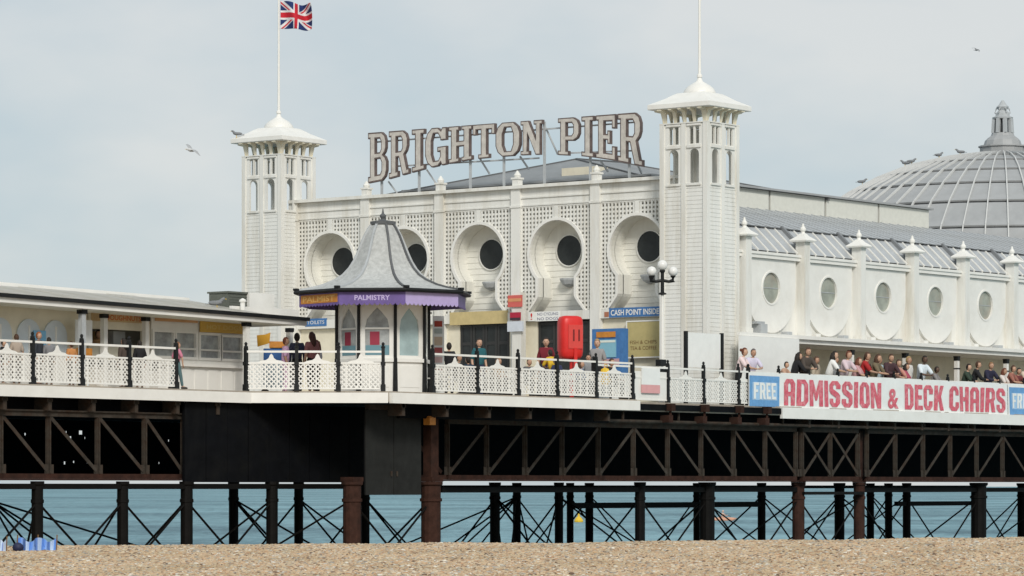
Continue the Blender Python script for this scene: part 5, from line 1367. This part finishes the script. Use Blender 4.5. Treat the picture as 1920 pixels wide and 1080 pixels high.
def make_pose(pose):
    J = joints(pose)
    nm = ['pel', 'waist', 'chest', 'neckb', 'neck']
    rad = {'pel': (.125, .105), 'waist': (.115, .095), 'chest': (.135, .105), 'neckb': (.085, .07), 'neck': .05, 'sh': .058, 'el': .042, 'wr': .029, 'ha': .033, 'hip': .085, 'kn': .058, 'an': .038, 'to': .036}
    def chain(keys_side, grow, center=nm, cut=()):
        pts, idx, ed = [], {}, []
        for k in center: idx[k] = len(pts); r = rad[k]; r = tuple(x + grow for x in r) if isinstance(r, tuple) else r + grow; pts.append((J[k], r))
        for a, b in zip(center, center[1:]): ed.append((idx[a], idx[b]))
        for q in 'lr':
            for seq, root in keys_side:
                prev = root
                for k in seq:
                    kk = k + q
                    if kk not in idx: idx[kk] = len(pts); pts.append((J[kk], rad[k] + grow))
                    ed.append((idx[prev], idx[kk])); prev = kk
        return pts, ed
    p, e_ = chain([(('sh', 'el', 'wr', 'ha'), 'chest'), (('hip', 'kn', 'an', 'to'), 'pel')], 0.0)
    body = skin_mesh([(a, tuple(x * 0.84 for x in r)) if i < 4 and isinstance(r, tuple) else (a, r) for i, (a, r) in enumerate(p)], e_)
    h = J['head']
    body.sphere(h, 0.1, 12, 9, (0.78, 0.95, 1.18))
    body.cur = 0
    body.prism([(-0.016, -0.03), (0.016, -0.03), (0.006, 0.02), (-0.006, 0.02)], lambda a, b, d: (h[0] + a, h[1] - 0.088 - d * (0.4 - b * 12), h[2] + b), 0.0, 0.02)
    for s in (-1, 1):
        body.sphere((h[0] + s * 0.078, h[1] + 0.005, h[2] - 0.005), 0.022, 6, 4, (0.5, 1, 1.3))
        q = 'r' if s > 0 else 'l'
        wv, hv = Vector(J['wr' + q]), Vector(J['ha' + q]); d = (hv - wv).normalized(); sd_ = d.cross(Vector((0, 0, 1)) if abs(d.z) < 0.8 else Vector((0, 1, 0))).normalized()
        for k, fl in enumerate((0.062, 0.07, 0.066, 0.052)):
            b0 = hv + sd_ * (k - 1.5) * 0.018; body.tube([b0, b0 + d * fl * 0.55, b0 + d * fl + Vector((0, 0, -0.012))], [0.0095, 0.009, 0.006], 5)
        b0 = hv - d * 0.02 + sd_ * 0.03 * s; body.tube([b0, b0 + d * 0.03 + sd_ * 0.02 * s, b0 + d * 0.055 + sd_ * 0.022 * s], [0.011, 0.010, 0.007], 5)
    body.cur = 1
    for s in (-1, 1): body.sphere((h[0] + s * 0.032, h[1] - 0.083, h[2] + 0.012), 0.011, 6, 4, (1.2, 0.6, 0.8))
    body.cur = 2; body.sphere((h[0], h[1] - 0.082, h[2] - 0.055), 0.018, 6, 4, (1.2, 0.5, 0.35)); body.cur = 0
    dm = paint((0.5, 0.5, 0.5))
    res = {'body': body.mesh('body', [dm, dm, dm], True)}
    for nm_, sl in (('top_short', ('sh', 'el')), ('top_long', ('sh', 'el', 'wr'))):
        p, e_ = chain([(sl, 'chest')], 0.022, ['pel', 'waist', 'chest', 'neckb']); p = [(a, tuple(x + 0.016 for x in r)) if isinstance(r, tuple) else (a, r + (0.012 if r > 0.075 else 0)) for a, r in p]
        res[nm_] = skin_mesh(p, e_).mesh(nm_, dm, True)
    p, e_ = chain([(('hip', 'kn', 'an'), 'pel')], 0.013, ['waist', 'pel'])
    res['trousers'] = skin_mesh(p, e_).mesh('trousers', dm, True)
    p, e_ = chain([(('hip', 'kn'), 'pel')], 0.02, ['waist', 'pel'])
    res['shorts'] = skin_mesh(p, e_).mesh('shorts', dm, True)
    m = MB()
    for q in 'lr':
        a, b = Vector(J['an' + q]), Vector(J['to' + q]); m.tube([a + Vector((0, 0.05, -0.05)), a + Vector((0, 0, -0.035)), b + Vector((0, 0, 0.0)), b + Vector((0, -0.05, -0.005))], [0.035, 0.048, 0.042, 0.025], 8)
    res['shoes'] = m.mesh('shoes', dm, True)
    def hair(style):
        m = MB(); n, k_ = 14, 10
        for i in range(k_ + 1):
            t_ = PI * i / k_
            for k in range(n):
                p_ = 2 * PI * k / n
                x, y, z = math.sin(t_) * math.cos(p_), math.sin(t_) * math.sin(p_), math.cos(t_)
                m.v.append((h[0] + x * 0.088, h[1] + 0.008 + y * 0.105, h[2] + 0.008 + z * 0.128))
        for i in range(k_):
            for k in range(n):
                tm, pmid = PI * (i + .5) / k_, 2 * PI * (k + .5) / n
                y, z = math.sin(tm) * math.sin(pmid), math.cos(tm)
                if z > 0.50 or (y > -0.15 and z > -0.35) or (y > 0.35 and z > -0.75):
                    a0, a1 = i * n + k, i * n + (k + 1) % n; m.f.append((a0, a0 + n, a1 + n, a1)); m.m.append(0)
        if style == 'long':
            m.tube([(h[0], h[1] + 0.04, h[2] + 0.06), (h[0], h[1] + 0.07, h[2] - 0.06), (h[0], h[1] + 0.10, h[2] - 0.20), (h[0], h[1] + 0.09, h[2] - 0.30)], [0.085, 0.095, 0.085, 0.04], 10)
        if style == 'bun': m.sphere((h[0], h[1] + 0.12, h[2] + 0.06), 0.05, 8, 6)
        return m.mesh('hair', dm, True)
    for s in ('short', 'long', 'bun'): res['hair_' + s] = hair(s)
    res['top_z'] = h[2] + 0.13
    return res
POSES = {k: make_pose(k) for k in ('stand', 'lean', 'sit', 'walk')}
SKINS = [(0.52, 0.32, 0.22), (0.46, 0.27, 0.18), (0.40, 0.23, 0.15), (0.10, 0.055, 0.035)]
EYE = paint((0.02, 0.015, 0.01)); LIP = paint((0.33, 0.11, 0.09))
def dress(o, *ms):
    for sl, m in zip(o.material_slots, ms):
        sl.link = 'OBJECT'; sl.material = m
def person(label, px, head, y, pose, top, bot, hair, style='short', rz=0.0, skin=0, sleeves='short', shorts=False, group=None, seat=0.0, dep=None):
    """px, head: photo pixel of the top of the head; y: distance line they stand on"""
    if dep is None: u, z = on_y(px, head, y)
    else: (u, y), z = at(px, dep), CZ + (912 - head) * dep / FPX
    P = POSES[pose]
    s = max(0.66, min(1.12, (z - seat) / P['top_z']))
    t = thing('person', label, 'person', (u, y, seat), rz, group)
    t.scale = (s * 0.97, s * 0.97, s)
    SK = paint(SKINS[skin], 0.5)
    def add(key, nm, *ms):
        o = inst(P[key], nm, t); dress(o, *ms); return o
    add('body', 'body', SK, EYE, LIP)
    add('top_' + sleeves, 'top', paint(top, 0.85))
    add('shorts' if shorts else 'trousers', 'shorts' if shorts else 'trousers', paint(bot, 0.85))
    add('shoes', 'shoes', paint((0.05, 0.045, 0.04), 0.6))
    add('hair_' + style, 'hair', paint(hair, 0.7))
    return t
DK, BR, RDH, BLD = (0.018, 0.013, 0.010), (0.07, 0.035, 0.02), (0.13, 0.04, 0.02), (0.36, 0.24, 0.11)
GR = 'people leaning along the gallery railing'
GF = 'people sitting and standing on the deck in front of the entrance'
WPK, NAV, BLK, DGR = (0.72, 0.62, 0.62), (0.02, 0.025, 0.06), (0.012, 0.012, 0.014), (0.09, 0.08, 0.07)
YR = -2.02
person('woman with red brown hair and a pale pink top left of the blue FREE box', 1384, 652, -2.0, 'lean', (0.74, 0.60, 0.60), BLK, RDH, 'bun', 0.35, 0, group=GR)
person('person with grey brown hair in a lavender top beside the red haired woman', 1407, 654, -2.0, 'lean', (0.60, 0.57, 0.70), NAV, (0.12, 0.10, 0.10), 'short', -0.5, 1, group=GR)
person('short dark haired child looking over the banner at its left end', 1466, 678, YR, 'lean', (0.45, 0.28, 0.20), NAV, DK, 'short', 0.1, 0, group=GR)
person('woman with long black hair and a black jacket leaning over the banner', 1487, 660, YR, 'lean', BLK, BLK, DK, 'long', 0.9, 0, 'long', group=GR)
person('person in a dark brown jacket next to the woman in black', 1507, 652, YR - 0.1, 'lean', (0.07, 0.055, 0.045), BLK, BR, 'short', -0.3, 1, 'long', group=GR)
person('dark haired woman in a bright white top behind the banner', 1553, 658, YR, 'lean', (0.76, 0.76, 0.74), DGR, DK, 'long', 0.6, 0, group=GR)
person('red faced person in a pale pink shirt beside the dark haired woman in white', 1581, 658, YR, 'lean', (0.62, 0.50, 0.54), DGR, RDH, 'short', 0.0, 1, group=GR)
person('person in a red top looking out between two groups', 1614, 660, YR, 'lean', (0.36, 0.02, 0.02), DGR, BR, 'short', 0.5, 1, group=GR)
person('brown haired person in an olive top in the middle of the banner group', 1636, 664, YR, 'lean', (0.16, 0.13, 0.08), DGR, BR, 'long', 0.2, 1, group=GR)
person('person in a pale blue grey top standing close behind the olive top', 1648, 668, YR + 0.3, 'stand', (0.42, 0.52, 0.56), NAV, BR, 'short', 0.0, 1, group=GR)
person('person in a dark maroon top at the right of the middle group', 1664, 664, YR, 'lean', (0.06, 0.03, 0.035), BLK, BR, 'short', -0.4, 1, 'long', group=GR)
person('woman with black hair in a pinkish red top bending low over the banner', 1690, 681, YR, 'lean', (0.36, 0.07, 0.11), BLK, DK, 'long', 0.4, 1, group=GR)
person('dark skinned person in a white and pale blue shirt', 1725, 667, YR, 'lean', (0.66, 0.72, 0.76), NAV, DK, 'short', -0.2, 3, group=GR)
person('small dark haired child in a grey top beside the white and blue shirt', 1747, 687, YR, 'lean', (0.22, 0.21, 0.21), BLK, DK, 'short', 0.3, 3, group=GR)
person('man in a black coat leaning far over the banner near its right end', 1823, 677, YR, 'lean', BLK, BLK, BR, 'short', 0.5, 1, 'long', group=GR)
person('fair haired person in a dark navy coat next to the man in black', 1851, 679, YR, 'lean', (0.02, 0.02, 0.045), BLK, (0.22, 0.12, 0.05), 'short', -0.3, 1, 'long', group=GR)
person('red faced person in a brown top at the far right end of the first banner', 1890, 685, YR, 'lean', (0.30, 0.12, 0.09), DGR, BR, 'short', 0.2, 1, group=GR)
person('person in a cream top above the second banner', 1916, 682, YR, 'lean', (0.62, 0.52, 0.42), DGR, RDH, 'short', 0.0, 1, group=GR)
person('child in a pink top and teal trousers walking past the sash windows', 331, 641, -0.55, 'walk', (0.56, 0.20, 0.28), (0.09, 0.16, 0.17), (0.20, 0.08, 0.03), 'long', R(70), 0, group=GF)
person('red haired person in dark clothes by the pale arched windows', 72, 622, 0.2, 'stand', (0.03, 0.035, 0.045), DGR, (0.28, 0.09, 0.03), 'short', 0.3, 1, 'long', group=GF)
person('brown haired person in a beige top at the far left stall', 31, 626, 0.9, 'stand', (0.40, 0.33, 0.27), DGR, BR, 'short', 2.6, 1, group=GF)
person('person in a brown top standing inside the serving hatch', 184, 618, SY + 0.45, 'stand', (0.34, 0.20, 0.09), DGR, DK, 'short', 0, 1, group=GF)
person('woman in a lilac pink top standing at the left of the group by the kiosk', 535, 632, 0, 'stand', (0.66, 0.42, 0.62), (0.62, 0.42, 0.58), RDH, 'short', 0.8, 1, group=GF, dep=97)
person('dark haired person in a navy jacket in the group by the kiosk', 557, 624, 0, 'stand', (0.035, 0.04, 0.08), BLK, DK, 'short', 2.4, 0, 'long', group=GF, dep=97.6)
person('woman with long dark brown hair and black clothes close to the kiosk', 585, 622, 0, 'stand', (0.34, 0.14, 0.14), BLK, (0.06, 0.02, 0.015), 'long', 2.9, 0, group=GF, dep=97)
person('person with reddish brown hair turned away beside the kiosk posts', 594, 637, 0, 'stand', (0.50, 0.47, 0.48), BLK, (0.13, 0.035, 0.02), 'long', 3.3, 0, group=GF, dep=98)
person('dark haired person in a teal top in front of the dark entrance doors', 898, 634, 0, 'stand', (0.02, 0.11, 0.13), NAV, DK, 'short', -0.4, 0, group=GF, dep=104)
person('person in black standing right of the menu board', 842, 642, 0, 'stand', BLK, BLK, DK, 'short', 2.2, 0, 'long', group=GF, dep=100)
person('woman with long dark hair in a dark red top by the second entrance', 1024, 628, 0, 'stand', (0.17, 0.015, 0.025), NAV, DK, 'long', -1.0, 0, group=GF, dep=105)
person('fair haired person in a grey top in front of the blue machine', 1120, 634, 0, 'stand', (0.30, 0.29, 0.29), BLK, BLD, 'short', -1.2, 0, group=GF, dep=106)
person('stooping person in a dark jacket beside the red lifebuoy cabinet', 1103, 664, 0, 'sit', (0.25, 0.26, 0.27), BLK, DK, 'short', -0.9, 1, 'long', group=GF, dep=104.5, seat=0.28)
# benches and the people sitting on them behind the front railing
def bench(label, u0, u1, y):
    t = thing('bench', label, 'bench', ((u0 + u1) / 2, y, 0), 0, 'benches behind the front railing')
    w = (u1 - u0) / 2
    for k in range(3):
        m = MB(); m.box(-w, -0.2 + k * 0.14, 0.385, w, -0.09 + k * 0.14, 0.42); m.build('seat_slat', WHITE2, t, local=True)
    for k in range(2):
        m = MB(); m.box(-w, 0.25, 0.55 + k * 0.16, w, 0.28, 0.66 + k * 0.16); m.build('back_slat', WHITE2, t, local=True)
    for x in (-w + 0.1, w - 0.1):
        m = MB(); m.box(x - 0.03, -0.18, -0.02, x + 0.03, -0.12, 0.384); m.box(x - 0.03, 0.20, -0.02, x + 0.03, 0.249, 0.82); m.build('leg', BLACK, t, local=True)
for lab, a, b in (('white bench behind the railing just right of the kiosk', 790, 905), ('white bench behind the railing in front of the dark doors', 925, 1010), ('white bench behind the railing under the red lifebuoy cabinet', 1030, 1160)):
    bench(lab, on_y(a, 720, -3.1)[0], on_y(b, 720, -3.1)[0], -3.1)
u_, _ = on_y(1136, 690, -3.1)
m = MB(); m.lathe([(0.12, 0), (0.17, 0.06), (0.18, 0.34), (0.14, 0.46), (0.06, 0.50)], 10, (u_, -3.1, 0.421)); m.tube([(u_ - 0.08, -3.1, 0.90), (u_ - 0.05, -3.1, 1.02), (u_ + 0.05, -3.1, 1.02), (u_ + 0.08, -3.1, 0.90)], 0.014, 6)
tag(m.build('bag', YELLOW), 'yellow bag standing on the bench below the blue machine', 'bag')
person('stooping person in a bright yellow top beside the red cabinet post', 1037, 655, -2.75, 'lean', (0.66, 0.42, 0.03), NAV, DK, 'short', PI - 0.4, 1, group=GF)
for lab, px, hd, tp, bo, ha, st, sl in (
    ('seated person in a near black coat right of the menu board', 858, 664, BLK, BLK, DK, 'short', 'long'),
    ('seated person in a dark navy coat left of the teal top', 880, 668, (0.01, 0.03, 0.06), NAV, DK, 'short', 'long'),
    ('seated woman with fair brown hair and a tan top in front of the dark doors', 932, 671, (0.40, 0.26, 0.14), DGR, (0.24, 0.13, 0.06), 'long', 'short'),
    ('seated dark haired person in a grey coat beside the white sign column', 990, 672, (0.10, 0.10, 0.10), BLK, DK, 'short', 'long'),
    ('seated person in a navy top left of the red cabinet post', 1046, 668, (0.03, 0.035, 0.09), (0.05, 0.08, 0.16), DK, 'short', 'long'),
    ('seated person in a blue denim jacket right of the red cabinet post', 1086, 676, (0.08, 0.13, 0.24), BLK, BR, 'long', 'long'),
    ('seated person in black in front of the blue machine', 1142, 672, BLK, BLK, BR, 'short', 'long')):
    person(lab, px, hd, -3.12, 'sit', tp, bo, ha, st, random.uniform(-0.4, 0.4) + (PI if px in (880, 1046) else 0), random.choice([0, 1, 2]), sl, group=GF)
for lab, px, hd, y_, tp, ha, st, rz_ in (
    ('person in a beige jacket standing in the second row above the letter D', 1530, 668, -1.4, (0.42, 0.36, 0.28), BR, 'short', 0.2),
    ('person in a grey top half hidden between the white and pale pink tops', 1567, 668, -1.5, (0.25, 0.26, 0.27), DK, 'short', -0.3),
    ('person in a dusty pink top just left of the red top', 1600, 670, YR, (0.52, 0.30, 0.31), RDH, 'long', 0.4),
    ('person in a black top in the second row behind the red top', 1624, 666, -1.4, BLK, DK, 'short', 0.0),
    ('person in a salmon top at the right of the maroon top', 1677, 674, YR, (0.52, 0.25, 0.20), BR, 'short', -0.2),
    ('fair haired person in a white shirt behind the pinkish red top', 1703, 668, -1.4, (0.68, 0.66, 0.62), BLD, 'short', 0.1),
    ('person in a dark green jacket left of the man in black', 1806, 682, YR, (0.03, 0.05, 0.035), DK, 'short', 0.3),
    ('person in a white blouse left of the brown top at the end of the banner', 1874, 690, YR, (0.66, 0.60, 0.56), RDH, 'long', 0.2),
    ('person in a maroon coat between the brown and cream tops', 1903, 690, YR, (0.16, 0.04, 0.04), DK, 'short', -0.2)):
    person(lab, px, hd, y_, 'lean' if y_ == YR else 'stand', tp, DGR, ha, st, rz_, random.choice([0, 1, 2]), random.choice(['short', 'long']), group=GR)
for lab, px, hd, tp, ha, st, rz_ in (
    ('person in black at the far left edge of the stalls', 6, 640, BLK, DK, 'short', 0.5),
    ('grey coated person with dark hair right of the red haired person', 92, 632, (0.20, 0.20, 0.21), DK, 'short', 2.7),
    ('person in an orange top beside the white board', 134, 640, (0.52, 0.22, 0.07), BR, 'short', 3.0),
    ('dark haired person in a brown coat queuing at the serving hatch', 232, 634, (0.07, 0.05, 0.04), DK, 'long', 3.1),
    ('person in black queuing right behind the brown coat', 262, 638, BLK, DK, 'short', 2.6)):
    person(lab, px, hd, 0.3, 'stand', tp, DGR, ha, st, rz_, random.choice([0, 1, 2]), 'long', group=GF)

# ------------------------------------------------------------------ gulls
def gull(label, loc, rz, fly, s=1.0, dark=False, bank=0.0):
    t = thing('seagull', label, 'bird', loc, rz, 'gulls on the roofs and in the air')
    t.scale = (s, s, s); t.rotation_euler = (bank, 0, rz)
    F_, G_ = (FEATHERG, FEATHERG) if dark else (FEATHER, paint((0.36, 0.37, 0.38), 0.8) if fly else FEATHERG)
    z0 = 0 if fly else 0.14
    m = MB(); m.tube([(-0.22, 0, z0 + 0.03), (-0.12, 0, z0 + 0.05), (0.0, 0, z0 + 0.06), (0.10, 0, z0 + 0.09), (0.16, 0, z0 + (0.10 if fly else 0.17)), (0.21, 0, z0 + (0.10 if fly else 0.185)), (0.235, 0, z0 + (0.095 if fly else 0.18))], [0.02, 0.06, 0.078, 0.07, 0.045, 0.045, 0.015], 10); m.build('body', F_, t, smooth=True, local=True)
    m = MB(); m.tube([(0.23, 0, z0 + (0.095 if fly else 0.18)), (0.285, 0, z0 + (0.085 if fly else 0.168))], [0.012, 0.004], 6); m.build('beak', YELLOW, t, local=True)
    m = MB(); m.prism([(-0.2, -0.03), (-0.34, -0.06), (-0.34, 0.06), (-0.2, 0.03)], lambda a, b, d: (a, b, z0 + 0.03 + d), 0, 0.012); m.build('tail', F_, t, local=True)
    for sgn in (-1, 1):
        m = MB()
        if fly:
            prev = None
            st_ = [(0.05, 0.06, 0.20, 0.07), (0.28, 0.09, 0.19, 0.17), (0.5, 0.04, 0.15, 0.15), (0.72, -0.10, 0.05, 0.06)]
            ring = [[(xf, sgn * y, z), (xf - c, sgn * y, z), (xf - c * 0.5, sgn * y, z + 0.018)] for y, xf, c, z in st_]
            for a, b in zip(ring, ring[1:]):
                for k in range(3): m.quad(a[k], a[(k + 1) % 3], b[(k + 1) % 3], b[k])
            m.quad(*ring[-1]); m.quad(*ring[0][::-1])
        else:
            m.sphere((-0.06, sgn * 0.062, z0 + 0.07), 0.1, 8, 6, (1.9, 0.32, 0.6))
        m.build('wing', G_, t, local=True)
    if not fly:
        for sgn in (-1, 1):
            m = MB(); m.tube([(0.0, sgn * 0.03, 0), (0.0, sgn * 0.03, z0 + 0.01)], 0.01, 5); m.box(-0.01, sgn * 0.03 - 0.02, 0, 0.05, sgn * 0.03 + 0.02, 0.008); m.build('leg', YELLOW, t, local=True)
    return t
vr = math.atan2(-CA, SA)
x, y = at(357, 95); gull('pale gull gliding in the sky left of the far tower', (x, y, CZ + (912 - 284) * 95 / FPX), vr + PI + 0.55, True, 0.62, bank=R(-24))
x, y = at(1831, 120); gull('grey gull flying high above the dome', (x, y, CZ + (912 - 95) * 120 / FPX), vr + 0.4, True, 0.36, True, bank=R(20))
gull('dark gull perched on the roof corner of the far tower', (-0.25, TY2 + TW + 0.12, 9.785), vr + PI, False, 0.8, True)
u, _ = on_y(407, 575, 1.6); gull('dark gull standing on the canopy roof left of the grey box', (u, 1.6, GZ(u) + 0.16), vr, False, 0.95, True)
def on_dome(px, lift=0.0):
    """point on the dome's skyline at photo column px"""
    best = None
    for i in range(len(prof) - 1):
        for k in range(20):
            r = prof[i][0] + (prof[i + 1][0] - prof[i][0]) * k / 20; z = prof[i][1] + (prof[i + 1][1] - prof[i][1]) * k / 20
            p = (DC.x - SA * r, DC.y + CA * r)
            dx, dy = p[0] - cam.location.x, p[1] - cam.location.y
            q = 960 + FPX * (dx * RX + dy * RY) / (dx * FX + dy * FY)
            if best is None or abs(q - px) < best[0]: best = (abs(q - px), p[0], p[1], z + 0.06)
    return best[1:]
for lab, px, rr in (('grey gull lowest on the left slope of the dome', 1617, 0), ('gull on the dome slope, left one of a close pair', 1696, 2.8), ('gull on the dome slope, right one of a close pair', 1711, 0.2), ('gull halfway up the dome between the pair and the lantern', 1762, 0.5), ('gull on the dome nearest the lantern', 1800, 3.0)):
    gull(lab, on_dome(px), vr + rr, False, 0.85, True)

# ------------------------------------------------------------------ on the sea and on the beach
d_ = 3.5 * FPX / (979 - 912); x, y = at(1085, d_)
m = MB(); m.lathe([(0.12, -0.25), (0.42, -0.1), (0.45, 0.15), (0.30, 0.40), (0.12, 0.55), (0.10, 0.85), (0.04, 0.95)], 14, (x, y, SEA_Z))
tag(m.build('buoy', YELLOW), 'small yellow buoy floating on the sea between the piles', 'buoy')
d_ = 3.5 * FPX / (976 - 912); x, y = at(1357, d_)
bt = thing('kayak', 'small pale orange kayak with a paddler on the sea beside a thick pile', 'kayak', (x, y, SEA_Z), vr + R(25))
m = MB(); m.tube([(-1.5, 0, 0.22), (-1.0, 0, 0.12), (0, 0, 0.08), (1.0, 0, 0.12), (1.5, 0, 0.22)], [0.03, 0.2, 0.3, 0.2, 0.03], 10); m.build('hull', paint((0.62, 0.33, 0.22)), bt, smooth=True, local=True)
m = MB(); m.tube([(-0.1, 0, 0.2), (-0.12, 0, 0.5), (-0.12, 0, 0.72), (-0.1, 0, 0.80)], [0.17, 0.17, 0.18, 0.07], 10); m.sphere((-0.09, 0, 0.95), 0.12, 10, 8); m.tube([(-0.12, 0.18, 0.7), (0.1, 0.28, 0.5), (0.3, 0.3, 0.55)], 0.05, 6); m.tube([(-0.12, -0.18, 0.7), (0.1, -0.28, 0.5), (0.3, -0.3, 0.55)], 0.05, 6); m.build('paddler', paint((0.58, 0.40, 0.32)), bt, smooth=True, local=True)
m = MB(); m.tube([(0.3, -1.0, 0.4), (0.3, 1.0, 0.72)], 0.02, 6); m.build('paddle', BLACK, bt, local=True)
def bundle(label, px, py, wpx, hpx, dd, cols_):
    x, y = at(px, dd); r_ = (x - cam.location.x) * RX + (y - cam.location.y) * RY
    z = beach_z(r_, dd)
    k = dd / FPX; W_, H_ = wpx * k, hpx * k
    t = thing('windbreak', label, 'windbreak', (x, y, z), math.atan2(SA, CA) - R(90), 'striped cloth windbreaks on the shingle')
    n = 26
    mm = [paint(c, 0.85) for c in cols_]
    m = MB()
    for i in range(n):
        for j in range(4):
            def Pt(a, b):
                a_, b_ = a / n, b / 4
                return ((a_ - .5) * W_, 0.09 * math.sin(a_ * 21) * (0.4 + b_) + 0.05 * math.sin(a_ * 9 + 1) + 0.12 * b_, -0.04 + b_ * H_ * (0.86 + 0.14 * math.sin(a_ * 13 + 0.6)))
            m.cur = (i // 2) % len(mm)
            m.quad(Pt(i, j), Pt(i + 1, j), Pt(i + 1, j + 1), Pt(i, j + 1))
    o = m.build('striped_cloth', mm, t, local=True); so_ = o.modifiers.new('t', 'SOLIDIFY'); so_.thickness = 0.01
    for a in (-0.5, 0.02, 0.5):
        m = MB(); m.tube([(a * W_, 0.02, -0.1), (a * W_ + 0.01, 0.1, H_ * 1.05)], 0.014, 6); m.build('pole', BROWN, t, local=True)
    m = MB(); m.sphere((-0.44 * W_, -0.14, 0.09), 0.12, 8, 6, (1, 0.8, 0.9)); m.build('dark_bag', paint((0.015, 0.02, 0.06)), t, smooth=True, local=True)
BL = [(0.12, 0.26, 0.62), (0.30, 0.47, 0.78), (0.10, 0.20, 0.50), (0.45, 0.58, 0.80)]
bundle('low blue striped windbreak on the shingle with a dark bag at its end', 68, 1040, 74, 30, 73.5, BL)
bundle('pale blue cloth windbreak cut off by the picture edge beside the striped one', -6, 1040, 34, 28, 73.2, [(0.52, 0.62, 0.78), (0.30, 0.40, 0.72), (0.62, 0.70, 0.80)])
for i in range(9):
    r_ = random.uniform(-10, -7); dd = random.uniform(72, 75)
